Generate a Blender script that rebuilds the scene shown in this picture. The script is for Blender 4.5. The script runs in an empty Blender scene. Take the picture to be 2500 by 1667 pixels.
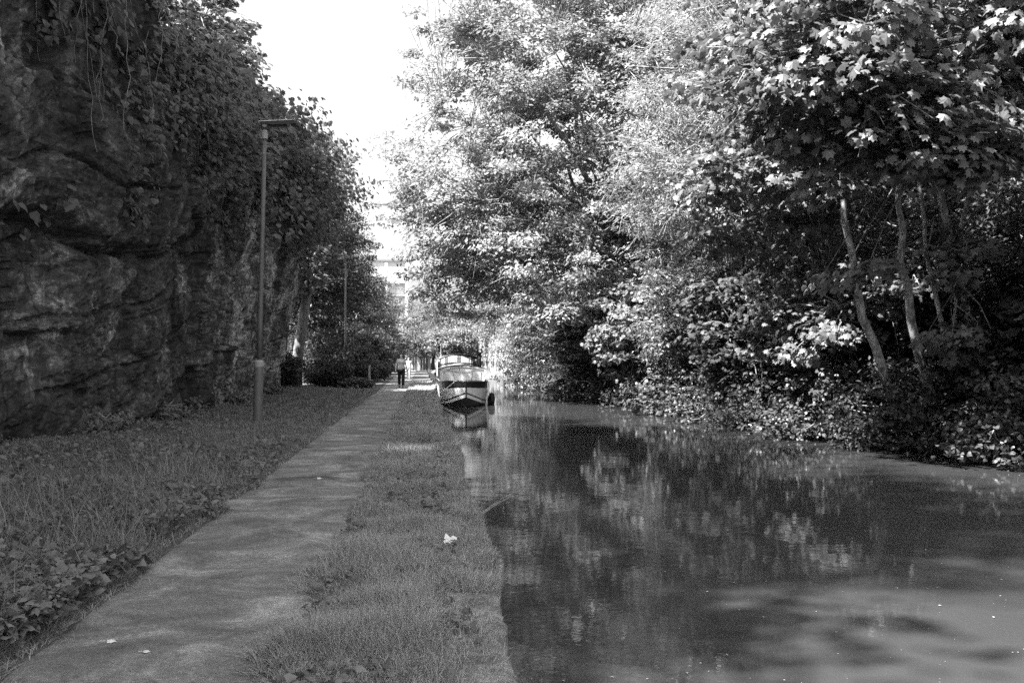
import bpy, math, random
import numpy as np
from mathutils import Vector, Matrix
R = math.radians
rng = np.random.default_rng(7)
random.seed(7)
C = bpy.context.scene.collection
SC = bpy.context.scene

# ------------------------------------------------------------ camera, sky, sun
cam_d = bpy.data.cameras.new("camera"); cam = bpy.data.objects.new("camera", cam_d); C.objects.link(cam)
cam.location = (0, 0, 1.6)
cam.rotation_euler = (R(90.85), 0, R(-5.15))
cam_d.lens = 35; cam_d.sensor_width = 36; cam_d.clip_end = 3000; cam_d.clip_start = 0.1
SC.camera = cam
TO_SUN = Vector((-0.80, -0.42, 0)).normalized()
SUN_EL = R(56)
w = bpy.data.worlds.new("World"); SC.world = w; w.use_nodes = True
nt = w.node_tree; nt.nodes.clear()
sky = nt.nodes.new("ShaderNodeTexSky"); sky.sky_type = 'NISHITA'; sky.sun_disc = False
sky.sun_elevation = SUN_EL
sky.sun_rotation = math.atan2(TO_SUN.x, TO_SUN.y)
sky.air_density = 1.6; sky.dust_density = 4.0; sky.ozone_density = 0.5
bw = nt.nodes.new("ShaderNodeRGBToBW"); bg = nt.nodes.new("ShaderNodeBackground"); out = nt.nodes.new("ShaderNodeOutputWorld")
nt.links.new(sky.outputs[0], bw.inputs[0]); nt.links.new(bw.outputs[0], bg.inputs[0]); nt.links.new(bg.outputs[0], out.inputs[0])
bg.inputs[1].default_value = 0.071
sd = bpy.data.lights.new("sun", 'SUN'); sun = bpy.data.objects.new("sun", sd); C.objects.link(sun)
sd.energy = 4.4; sd.angle = R(0.9); sd.color = (1, 1, 1)
sv = Vector((TO_SUN.x * math.cos(SUN_EL), TO_SUN.y * math.cos(SUN_EL), math.sin(SUN_EL)))
sun.rotation_euler = sv.to_track_quat('Z', 'Y').to_euler()
SC.view_settings.view_transform = 'Standard'; SC.view_settings.look = 'None'
SC.view_settings.gamma = 1.0; SC.view_settings.exposure = 2.45
SC.cycles.use_denoising = False
SC.cycles.max_bounces = 6; SC.cycles.diffuse_bounces = 3; SC.cycles.transmission_bounces = 4; SC.cycles.transparent_max_bounces = 6
SC.cycles.caustics_reflective = False; SC.cycles.caustics_refractive = False

# ------------------------------------------------------------ helpers
def tag(o, label=None, cat=None, group=None, kind=None):
    if label: o["label"] = label
    if cat: o["category"] = cat
    if group: o["group"] = group
    if kind: o["kind"] = kind
    return o
def empty(name, loc, rz=0.0, **k):
    o = bpy.data.objects.new(name, None); C.objects.link(o); o.location = loc; o.rotation_euler = (0, 0, rz)
    o.empty_display_size = 0.2
    return tag(o, **k)

def hash3(i, j, k, seed):
    n = (i * 374761393 + j * 668265263 + k * 2147483647 + seed * 1274126177) & 0xFFFFFFFF
    n = ((n ^ (n >> 13)) * 1274126177) & 0xFFFFFFFF
    return ((n ^ (n >> 16)) & 0xFFFF) / 65535.0
def vnoise(x, y, z=0.0, seed=0):
    x = np.asarray(x, float); y = np.asarray(y, float); z = np.asarray(z, float) + 0 * x
    xi = np.floor(x).astype(np.int64); yi = np.floor(y).astype(np.int64); zi = np.floor(z).astype(np.int64)
    fx = x - xi; fy = y - yi; fz = z - zi
    fx = fx * fx * (3 - 2 * fx); fy = fy * fy * (3 - 2 * fy); fz = fz * fz * (3 - 2 * fz)
    r = 0
    for a in (0, 1):
        for b in (0, 1):
            for c in (0, 1):
                r = r + hash3(xi + a, yi + b, zi + c, seed) * (fx if a else 1 - fx) * (fy if b else 1 - fy) * (fz if c else 1 - fz)
    return r * 2 - 1
def fbm(x, y, z=0.0, seed=0, octv=4):
    r = 0; a = 1.0; f = 1.0
    for o in range(octv):
        r = r + a * vnoise(np.asarray(x) * f, np.asarray(y) * f, np.asarray(z) * f, seed + o * 17); a *= 0.5; f *= 2.03
    return r

class MB:
    """collects geometry for ONE mesh"""
    def __init__(s): s.v = []; s.l = []; s.n = []; s.m = []; s.c = 0
    def add(s, verts, faces, size=None, mi=0):
        verts = np.asarray(verts, np.float32).reshape(-1, 3)
        if size is None:
            for f in faces:
                s.l.append(np.asarray(f, np.int64) + s.c); s.n.append(np.array([len(f)])); s.m.append(np.array([mi]))
        else:
            f = np.asarray(faces, np.int64).reshape(-1) + s.c
            k = len(f) // size
            s.l.append(f); s.n.append(np.full(k, size)); s.m.append(np.full(k, mi))
        s.v.append(verts); s.c += len(verts)
    def box(s, c, d, mi=0, rot=None):
        x, y, z = [q / 2 for q in d]
        v = np.array([(-x, -y, -z), (x, -y, -z), (x, y, -z), (-x, y, -z), (-x, -y, z), (x, -y, z), (x, y, z), (-x, y, z)])
        if rot is not None: v = v @ np.array(Matrix.Rotation(rot[0], 3, rot[1])).T
        s.add(v + np.array(c), [(0, 3, 2, 1), (4, 5, 6, 7), (0, 1, 5, 4), (1, 2, 6, 5), (2, 3, 7, 6), (3, 0, 4, 7)], mi=mi)
    def tube(s, pts, rad, sides=6, cap=True, mi=0):
        pts = np.asarray(pts, float); n = len(pts)
        rad = np.broadcast_to(np.asarray(rad, float), (n,))
        t = np.gradient(pts, axis=0); t /= np.linalg.norm(t, axis=1)[:, None] + 1e-9
        ref = np.array([0, 0, 1.0]) if abs(t[0][2]) < 0.9 else np.array([1.0, 0, 0])
        u = np.cross(t, ref); u /= np.linalg.norm(u, axis=1)[:, None] + 1e-9
        w_ = np.cross(t, u)
        a = np.linspace(0, 2 * np.pi, sides, endpoint=False)
        ring = pts[:, None, :] + rad[:, None, None] * (np.cos(a)[None, :, None] * u[:, None, :] + np.sin(a)[None, :, None] * w_[:, None, :])
        i = np.arange(n - 1)[:, None] * sides; j = np.arange(sides)[None, :]; j2 = (j + 1) % sides
        q = np.stack([i + j, i + j2, i + sides + j2, i + sides + j], -1)
        s.add(ring, q, 4, mi)
        if cap:
            c0 = s.c - n * sides
            for base, rev in ((0, False), ((n - 1) * sides, True)):
                f = np.arange(sides) + base + c0
                s.l.append(f if rev else f[::-1]); s.n.append(np.array([sides])); s.m.append(np.array([mi]))
    def lathe(s, prof, seg=16, mi=0, c=(0, 0, 0)):
        p = np.asarray(prof, float)
        s.tube(np.stack([np.zeros(len(p)) + c[0], np.zeros(len(p)) + c[1], p[:, 1] + c[2]], 1) if False else np.stack([np.full(len(p), c[0]), np.full(len(p), c[1]), p[:, 1] + c[2] + np.arange(len(p)) * 1e-5], 1), p[:, 0], seg, True, mi)
    def prism(s, poly, y0, y1, mi=0):
        """outline in x,z extruded along y"""
        p = np.asarray(poly, float); n = len(p)
        v = np.concatenate([np.stack([p[:, 0], np.full(n, y0), p[:, 1]], 1), np.stack([p[:, 0], np.full(n, y1), p[:, 1]], 1)])
        f = [tuple(range(n)), tuple(range(2 * n - 1, n - 1, -1))] + [((i + 1) % n, i, i + n, (i + 1) % n + n) for i in range(n)]
        s.add(v, f, mi=mi)
    def mesh(s, name, mats, smooth=False):
        me = bpy.data.meshes.new(name)
        v = np.concatenate(s.v); l = np.concatenate(s.l).astype(np.int32); n = np.concatenate(s.n).astype(np.int32); m = np.concatenate(s.m).astype(np.int32)
        me.vertices.add(len(v)); me.vertices.foreach_set("co", v.astype(np.float32).ravel())
        me.loops.add(len(l)); me.loops.foreach_set("vertex_index", l)
        me.polygons.add(len(n)); st = np.zeros(len(n), np.int32); st[1:] = np.cumsum(n)[:-1]
        me.polygons.foreach_set("loop_start", st)
        for q in (mats if isinstance(mats, (list, tuple)) else [mats]): me.materials.append(q)
        me.polygons.foreach_set("material_index", m)
        me.polygons.foreach_set("use_smooth", np.full(len(n), smooth))
        me.update(calc_edges=True); me.validate()
        return me
    def build(s, name, mats, parent=None, smooth=False, loc=None):
        o = bpy.data.objects.new(name, s.mesh(name, mats, smooth)); C.objects.link(o)
        if parent is not None: o.parent = parent
        if loc is not None: o.location = loc
        return o

# ------------------------------------------------------------ materials (all neutral: the photograph is black and white)
def mat(name, build):
    m = bpy.data.materials.new(name); m.use_nodes = True; t = m.node_tree; t.nodes.clear()
    o = t.nodes.new("ShaderNodeOutputMaterial"); sh = build(t); t.links.new(sh, o.inputs[0]); return m
def N(t, typ, **k):
    n = t.nodes.new(typ)
    for a, b in k.items(): setattr(n, a, b)
    return n
def ramp(t, fac, stops):
    r = N(t, "ShaderNodeValToRGB"); e = r.color_ramp.elements
    while len(e) < len(stops): e.new(0.5)
    for i, (p, c) in enumerate(stops): e[i].position = p; e[i].color = (c, c, c, 1)
    t.links.new(fac, r.inputs[0]); return r.outputs[0]
def noise(t, scale, detail=4, rough=0.6, vec=None, dist=0.0):
    n = N(t, "ShaderNodeTexNoise"); n.inputs["Scale"].default_value = scale; n.inputs["Detail"].default_value = detail
    n.inputs["Roughness"].default_value = rough; n.inputs["Distortion"].default_value = dist
    if vec is not None: t.links.new(vec, n.inputs["Vector"])
    return n.outputs["Fac"]
def pos(t, sc=(1, 1, 1), rot=(0, 0, 0)):
    g = N(t, "ShaderNodeNewGeometry"); m = N(t, "ShaderNodeMapping"); m.inputs["Scale"].default_value = sc; m.inputs["Rotation"].default_value = rot
    t.links.new(g.outputs["Position"], m.inputs[0]); return m.outputs[0]
def math_(t, op, a, b):
    n = N(t, "ShaderNodeMath", operation=op)
    for i, q in enumerate((a, b)):
        if isinstance(q, (int, float)): n.inputs[i].default_value = q
        else: t.links.new(q, n.inputs[i])
    return n.outputs[0]
def princ(t, col, rough=0.8, spec=0.3, metal=0.0, bump=None, bstr=0.3, bdist=0.02):
    p = N(t, "ShaderNodeBsdfPrincipled"); p.inputs["Roughness"].default_value = rough; p.inputs["Specular IOR Level"].default_value = spec
    p.inputs["Metallic"].default_value = metal
    if isinstance(col, (int, float)): p.inputs["Base Color"].default_value = (col, col, col, 1)
    else: t.links.new(col, p.inputs["Base Color"])
    if bump is not None:
        b = N(t, "ShaderNodeBump"); b.inputs["Strength"].default_value = bstr; b.inputs["Distance"].default_value = bdist
        t.links.new(bump, b.inputs["Height"]); t.links.new(b.outputs[0], p.inputs["Normal"])
    return p.outputs[0]
def leaf_mat(name, lo, hi, transl=0.35, rough=0.45, spec=0.35):
    def f(t):
        g = N(t, "ShaderNodeNewGeometry")
        big = noise(t, 0.45, 2, 0.5, pos(t))
        v = math_(t, 'ADD', math_(t, 'MULTIPLY', g.outputs["Random Per Island"], 0.7), math_(t, 'MULTIPLY', big, 0.35))
        c = ramp(t, v, [(0.1, lo), (0.6, (lo + hi) / 2), (0.95, hi)])
        p = N(t, "ShaderNodeBsdfPrincipled"); p.inputs["Roughness"].default_value = rough; p.inputs["Specular IOR Level"].default_value = spec
        t.links.new(c, p.inputs["Base Color"])
        tr = N(t, "ShaderNodeBsdfTranslucent"); t.links.new(c, tr.inputs[0])
        mx = N(t, "ShaderNodeMixShader"); mx.inputs[0].default_value = transl
        t.links.new(p.outputs[0], mx.inputs[1]); t.links.new(tr.outputs[0], mx.inputs[2]); return mx.outputs[0]
    return mat(name, f)
def simple(name, c, rough=0.5, spec=0.4, metal=0.0, var=0.15, scale=6.0):
    return mat(name, lambda t: princ(t, ramp(t, noise(t, scale, 5, 0.65, pos(t)), [(0.3, c * (1 - var)), (0.7, min(0.9, c * (1 + var)))]), rough, spec, metal))
M = {}
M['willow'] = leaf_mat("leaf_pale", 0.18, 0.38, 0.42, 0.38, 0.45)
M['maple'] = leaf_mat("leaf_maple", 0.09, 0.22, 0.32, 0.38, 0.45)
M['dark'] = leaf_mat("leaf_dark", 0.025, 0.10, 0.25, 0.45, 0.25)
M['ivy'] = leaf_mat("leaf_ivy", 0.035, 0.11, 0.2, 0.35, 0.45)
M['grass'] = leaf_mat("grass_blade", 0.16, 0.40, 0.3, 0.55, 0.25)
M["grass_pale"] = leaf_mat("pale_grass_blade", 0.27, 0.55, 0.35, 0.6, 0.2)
M['dry'] = leaf_mat("dry_blade", 0.28, 0.5, 0.2, 0.7, 0.15)
M['weed'] = leaf_mat("weed_leaf", 0.12, 0.28, 0.25, 0.5, 0.3)
def bark(t):
    v = pos(t, (6, 6, 1.2)); n = noise(t, 2.0, 6, 0.7, v, 0.6); b = noise(t, 0.8, 3, 0.6, pos(t))
    return princ(t, ramp(t, math_(t, 'ADD', math_(t, 'MULTIPLY', n, 0.6), math_(t, 'MULTIPLY', b, 0.4)), [(0.3, 0.06), (0.48, 0.17), (0.66, 0.38)]), 0.9, 0.15, bump=n, bstr=0.8, bdist=0.03)
M['bark'] = mat("bark", bark)
M['bark_dappled'] = mat("sun_dappled_bark", lambda t: princ(t, ramp(t, noise(t, 3.0, 6, 0.75, pos(t, (3, 3, 1.2)), 0.6), [(0.35, 0.10), (0.5, 0.32), (0.62, 0.60)]), 0.9, 0.15, bump=noise(t, 9, 5, 0.7, pos(t, (2, 2, 0.6))), bstr=0.8, bdist=0.02))  # bark mottle brightened so its colour carries the dappled sun on the trunks
M['twig'] = simple("twig_bark", 0.25, 0.8, 0.2, var=0.4)
def rock(t):
    p = pos(t)
    dip = pos(t, (1, 0.55, 1.5), (R(-24), 0, 0))
    a = noise(t, 0.55, 5, 0.65, p, 0.4)
    b = noise(t, 3.0, 9, 0.75, dip, 0.3)
    c = noise(t, 22, 4, 0.7, p)
    streak = noise(t, 1.6, 6, 0.75, pos(t, (2.4, 2.4, 0.8), (R(38), 0, 0)), 0.5)
    s = math_(t, 'ADD', math_(t, 'MULTIPLY', a, 0.35), math_(t, 'ADD', math_(t, 'MULTIPLY', b, 0.35), math_(t, 'ADD', math_(t, 'MULTIPLY', c, 0.12), math_(t, 'MULTIPLY', streak, 0.25))))
    gy = N(t, "ShaderNodeNewGeometry"); sy = N(t, "ShaderNodeSeparateXYZ"); t.links.new(gy.outputs["Position"], sy.inputs[0])
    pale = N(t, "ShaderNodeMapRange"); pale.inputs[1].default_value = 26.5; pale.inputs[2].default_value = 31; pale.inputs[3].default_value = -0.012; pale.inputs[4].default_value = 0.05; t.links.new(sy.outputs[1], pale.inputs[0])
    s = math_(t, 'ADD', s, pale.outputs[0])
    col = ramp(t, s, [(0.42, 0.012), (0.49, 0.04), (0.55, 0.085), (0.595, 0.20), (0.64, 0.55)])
    vo = N(t, "ShaderNodeTexVoronoi", feature='DISTANCE_TO_EDGE'); vo.inputs["Scale"].default_value = 0.62
    nv = N(t, "ShaderNodeTexNoise"); nv.inputs["Scale"].default_value = 1.3; nv.inputs["Detail"].default_value = 5
    va = N(t, "ShaderNodeMixRGB"); va.blend_type = 'ADD'; va.inputs[0].default_value = 0.22
    dp2 = pos(t, (0.8, 0.42, 1.25), (R(-20), 0, 0)); t.links.new(dp2, nv.inputs["Vector"]); t.links.new(dp2, va.inputs[1]); t.links.new(nv.outputs["Color"], va.inputs[2]); t.links.new(va.outputs[0], vo.inputs["Vector"])
    crk = ramp(t, vo.outputs["Distance"], [(0.002, 0.5), (0.012, 1.0)])
    mc = N(t, "ShaderNodeMix", data_type='RGBA', blend_type='MULTIPLY'); mc.inputs[0].default_value = 1.0
    t.links.new(col, mc.inputs[6]); t.links.new(crk, mc.inputs[7]); col = mc.outputs[2]
    h = math_(t, 'ADD', math_(t, 'MULTIPLY', b, 0.5), math_(t, 'ADD', math_(t, 'MULTIPLY', c, 0.4), math_(t, 'MULTIPLY', crk, 0.2)))
    return princ(t, col, 0.85, 0.2, bump=h, bstr=1.0, bdist=0.05)
M['rock'] = mat("sandstone", rock)
def soil(t):
    p = pos(t); a = noise(t, 1.2, 4, 0.6, p); b = noise(t, 28, 5, 0.75, p)
    s = math_(t, 'ADD', math_(t, 'MULTIPLY', a, 0.5), math_(t, 'MULTIPLY', b, 0.5))
    return princ(t, ramp(t, s, [(0.35, 0.05), (0.5, 0.11), (0.65, 0.2)]), 0.95, 0.1, bump=b, bstr=1.0, bdist=0.03)
M['soil'] = mat("grassy_soil", soil)
def tarmac(t):
    p = pos(t); fine = noise(t, 190, 3, 0.8, p); mid = noise(t, 35, 4, 0.7, p)
    big = noise(t, 1.5, 5, 0.7, p, 0.8)
    g = N(t, "ShaderNodeNewGeometry"); sep = N(t, "ShaderNodeSeparateXYZ"); t.links.new(g.outputs["Position"], sep.inputs[0])
    # damp patch, an oval about a metre wide
    dx = math_(t, 'MULTIPLY', math_(t, 'ADD', sep.outputs[0], 1.46), 1.9)
    dy = math_(t, 'MULTIPLY', math_(t, 'ADD', sep.outputs[1], -13.15), 3.6)
    r2 = math_(t, 'ADD', math_(t, 'MULTIPLY', dx, dx), math_(t, 'MULTIPLY', dy, dy))
    r2 = math_(t, 'ADD', r2, math_(t, 'MULTIPLY', math_(t, 'ADD', noise(t, 5, 3, 0.6, p), -0.5), 1.0))
    damp = ramp(t, r2, [(0.55, 0.55), (0.95, 1.0)])
    s = math_(t, 'ADD', math_(t, 'MULTIPLY', big, 0.48), math_(t, 'ADD', math_(t, 'MULTIPLY', fine, 0.30), math_(t, 'MULTIPLY', mid, 0.22)))
    col = ramp(t, s, [(0.40, 0.11), (0.49, 0.195), (0.55, 0.30), (0.61, 0.52)])
    mx = N(t, "ShaderNodeMix", data_type='RGBA', blend_type='MULTIPLY'); mx.inputs[0].default_value = 1.0
    t.links.new(col, mx.inputs[6]); t.links.new(damp, mx.inputs[7])
    return princ(t, mx.outputs[2], 0.9, 0.2, bump=math_(t, 'ADD', fine, math_(t, 'MULTIPLY', mid, 0.6)), bstr=0.6, bdist=0.01)
M['tarmac'] = mat("path_tarmac", tarmac)
def water(t):
    v1 = pos(t, (1, 1, 1)); n1 = noise(t, 1.1, 3, 0.55, v1, 0.4); n2 = noise(t, 11.0, 3, 0.6, v1, 0.3)
    h = math_(t, 'ADD', math_(t, 'MULTIPLY', n1, 1.0), math_(t, 'MULTIPLY', n2, 0.16))
    b = N(t, "ShaderNodeBump"); b.inputs["Strength"].default_value = 1.0; b.inputs["Distance"].default_value = 0.0035; t.links.new(h, b.inputs["Height"])
    d = N(t, "ShaderNodeBsdfDiffuse"); t.links.new(ramp(t, noise(t, 0.4, 3, 0.5, pos(t)), [(0.3, 0.036), (0.7, 0.048)]), d.inputs[0])
    gl = N(t, "ShaderNodeBsdfGlossy"); gl.inputs["Roughness"].default_value = 0.0; gl.inputs[0].default_value = (0.78, 0.78, 0.78, 1); t.links.new(b.outputs[0], gl.inputs["Normal"])
    fr = N(t, "ShaderNodeFresnel"); fr.inputs[0].default_value = 1.34; t.links.new(b.outputs[0], fr.inputs["Normal"])
    mx = N(t, "ShaderNodeMixShader"); t.links.new(fr.outputs[0], mx.inputs[0]); t.links.new(d.outputs[0], mx.inputs[1]); t.links.new(gl.outputs[0], mx.inputs[2])
    return mx.outputs[0]
M['water'] = mat("murky_water", water)
def stone(t):
    p = pos(t); a = noise(t, 4, 6, 0.7, p); b = noise(t, 60, 4, 0.75, p)
    return princ(t, ramp(t, math_(t, 'ADD', math_(t, 'MULTIPLY', a, 0.6), math_(t, 'MULTIPLY', b, 0.4)), [(0.38, 0.07), (0.5, 0.19), (0.62, 0.4)]), 0.9, 0.2, bump=math_(t, 'ADD', a, b), bstr=0.7, bdist=0.02)
M['stone'] = mat("worn_stone", stone)
M['pale_stone'] = mat("pale_wall_stone", lambda t: princ(t, ramp(t, noise(t, 2.0, 6, 0.75, pos(t, (1, 1, 0.25)), 0.4), [(0.38, 0.10), (0.5, 0.24), (0.62, 0.42)]), 0.9, 0.1, bump=noise(t, 5, 5, 0.7, pos(t)), bstr=0.6, bdist=0.05))
M['steel'] = simple("painted_pole", 0.15, 0.5, 0.4, var=0.2, scale=9)
M['steel_dark'] = simple("lamp_housing", 0.035, 0.45, 0.4)
M['steel_pale'] = simple("pale_band", 0.4, 0.5, 0.4)
M['lens'] = simple("lamp_lens", 0.6, 0.15, 0.6)
M['black'] = simple("black_paint", 0.018, 0.3, 0.5)
M['panel'] = simple("pale_hull_paint", 0.78, 0.35, 0.4, var=0.06, scale=2)
M['strip'] = simple("white_strip_paint", 0.85, 0.35, 0.4, var=0.06)
M['white'] = simple("white_paint", 0.8, 0.4, 0.4, var=0.04)
M['cream'] = simple("canvas_white", 0.72, 0.8, 0.2, var=0.08, scale=3)
M['grey'] = simple("grey_paint", 0.2, 0.5, 0.4)
M['brass'] = simple("bright_fitting", 0.6, 0.3, 0.5, 0.8)
M['rope'] = simple("pale_rope", 0.6, 0.9, 0.1)
M['rubber'] = simple("rubber", 0.02, 0.7, 0.3)
M['wood'] = simple("weathered_wood", 0.33, 0.85, 0.15, var=0.4, scale=12)
M['wood_dark'] = simple("dark_wood", 0.09, 0.85, 0.15, var=0.5, scale=5)
M['skin'] = simple("skin", 0.55, 0.6, 0.3, var=0.05)
M['hair'] = simple("dark_hair", 0.02, 0.5, 0.4, var=0.4, scale=60)
M['knit'] = simple("grey_knit", 0.55, 0.9, 0.1, var=0.12, scale=30)
M['knit_pale'] = simple("pale_knit", 0.72, 0.9, 0.1, var=0.1, scale=30)
M['denim'] = simple("dark_denim", 0.028, 0.9, 0.1, var=0.3, scale=20)
M['pale_cloth'] = simple("pale_cloth", 0.85, 0.9, 0.1, var=0.06)
M['beige'] = simple("grey_cloth", 0.3, 0.9, 0.1, var=0.1)
M['concrete'] = simple("pale_render", 0.46, 0.9, 0.1, var=0.08, scale=0.6)
M['pale_pane'] = simple('pale_window', 0.6, 0.3, 0.5)  # pale panes keep the far block's windows low in contrast
M['glass_dark'] = simple("window_glass", 0.06, 0.08, 0.7)
def glass(t):
    g = N(t, "ShaderNodeBsdfGlossy"); g.inputs["Roughness"].default_value = 0.03; tr = N(t, "ShaderNodeBsdfTransparent"); tr.inputs[0].default_value = (0.85, 0.85, 0.85, 1)
    mx = N(t, "ShaderNodeMixShader"); mx.inputs[0].default_value = 0.12; t.links.new(tr.outputs[0], mx.inputs[1]); t.links.new(g.outputs[0], mx.inputs[2]); return mx.outputs[0]
M['glass'] = mat("clear_glass", glass)

# ------------------------------------------------------------ ground
def interp(x, pts): p = np.array(pts); return np.interp(x, p[:, 0], p[:, 1])
CLIFF_B = [(-30, -7.2), (0, -7.0), (12, -7.2), (16.8, -6.75), (18.3, -6.15), (21.9, -5.95), (26.8, -6.1), (27.4, -6.4), (30, -6.0), (34.9, -5.75), (42.0, -5.95), (43.2, -6.3), (44, -8.0), (47, -9.5), (60, -9.5), (400, -9.5)]
def bank_edge(Y): return np.interp(Y, [0, 5, 7, 12], [0.44, 0.46, 0.56, 0.58]) + 0.05 * np.sin(np.asarray(Y) * 0.9) + 0.04 * np.sin(np.asarray(Y) * 0.37 + 1)
def right_bank(Y): return interp(Y, [(-30, 13.5), (10, 13), (18.7, 11.9), (21.6, 11.0), (27, 10.2), (33, 10.0), (48, 10.0), (76, 8.2), (90, 6.5), (105, 4.2), (118, 1.6), (130, 0.8), (900, 0.8)])
def gz(x, Y):
    x = np.asarray(x, float); Y = np.asarray(Y, float)
    nz = 0.035 * fbm(x * 0.9, Y * 0.9, 0, 3, 3)
    left = 0.02 + 0.16 * np.clip((-2.1 - x) / 4.0, 0, 1) ** 1.3 + nz
    path = np.full_like(x + Y, -0.012)
    mid = 0.03 + nz * 0.8
    z = np.where(x < -2.05, left, np.where(x < -0.7, path, mid))
    cb = interp(Y, CLIFF_B)
    far = np.clip((Y - 44) / 4, 0, 1)
    top = 8.8 * (1 - far) + far * 3.5
    slope = np.where(Y < 45, np.clip((cb - 0.15 - x) / 0.5, 0, 1), np.clip((-7.5 - x) / 5.0, 0, 1))
    z = z + slope * top
    be = bank_edge(Y); rb = right_bank(Y)
    bed = -1.7
    dr = np.clip((x - be) / 0.05, 0, 1); z = z * (1 - dr) + bed * dr
    e = x - rb
    rise = np.interp(e, [-0.4, 0.1, 1.0, 4.0, 13, 40, 120], [bed, -0.5, -0.1, 0.9, 6.0, 11, 14])
    z = np.where(e > -0.4, rise + np.where(e > 0.3, nz, 0), z)
    return z
xs = np.concatenate([[-600, -300, -150, -80, -50, -35, -25, -18, -14, -11, -10, -9, -8.4, -8, -7.7], np.arange(-7.5, -2.2, 0.2), [-2.15, -2.06, -2.04, -1.9, -1.4, -0.9, -0.72, -0.69, -0.6, -0.4, -0.2, 0, 0.2, 0.35, 0.45, 0.5, 0.55, 0.6, 0.65, 0.7, 0.8, 1.2, 2, 3, 4, 5, 6, 7, 7.5], np.arange(8, 16, 0.35), [17, 19, 21, 24, 28, 35, 50, 80, 150, 300, 600]])
ys = np.concatenate([[-300, -120, -60, -30], np.arange(-20, 4, 1.0), np.arange(4, 60, 0.4), np.arange(60, 135, 1.2), [140, 150, 170, 200, 260, 350, 500, 800, 1300]])
def grid_mesh(name, xs, ys, f, m, smooth=True, **k):
    X, Y = np.meshgrid(xs, ys); Z = f(X, Y)
    nx, ny = len(xs), len(ys)
    b = MB(); i = np.arange(ny - 1)[:, None] * nx + np.arange(nx - 1)[None, :]
    b.add(np.stack([X, Y, Z], -1), np.stack([i, i + 1, i + nx + 1, i + nx], -1), 4)
    return tag(b.build(name, m, smooth=smooth), **k)
grid_mesh("ground", xs, ys, gz, M['soil'], kind="structure")
# path sheet with a wandering edge
yp = np.concatenate([np.arange(-12, 4, 0.5), np.arange(4, 60, 0.12), np.arange(60, 119, 0.5)])
b = MB(); u = np.array([0, .012, .08, .25, .5, .75, .92, .988, 1.0])
eL = -2.13 + 0.09 * fbm(yp * 1.7, yp * 0, 0, 21, 4); eR = -0.66 + 0.10 * fbm(yp * 1.9, yp * 0 + 5, 0, 25, 4)
X = eL[:, None] + (eR - eL)[:, None] * u[None, :]; Y = np.repeat(yp[:, None], 9, 1)
Z = 0.004 + 0.012 * (1 - (2 * u - 1) ** 2)[None, :] + 0 * X
i = np.arange(len(yp) - 1)[:, None] * 9 + np.arange(8)[None, :]
Z[:, 0] = -0.03; Z[:, -1] = -0.03
b.add(np.stack([X, Y, Z], -1), np.stack([i, i + 1, i + 10, i + 9], -1), 4)
tag(b.build("path", M['tarmac'], smooth=True), kind="structure")
b = MB(); b.add([(0.4, -40, -0.48), (16, -40, -0.48), (16, 135, -0.48), (0.4, 135, -0.48)], [(0, 1, 2, 3)])
tag(b.build("water", M['water']), kind="structure")

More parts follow.
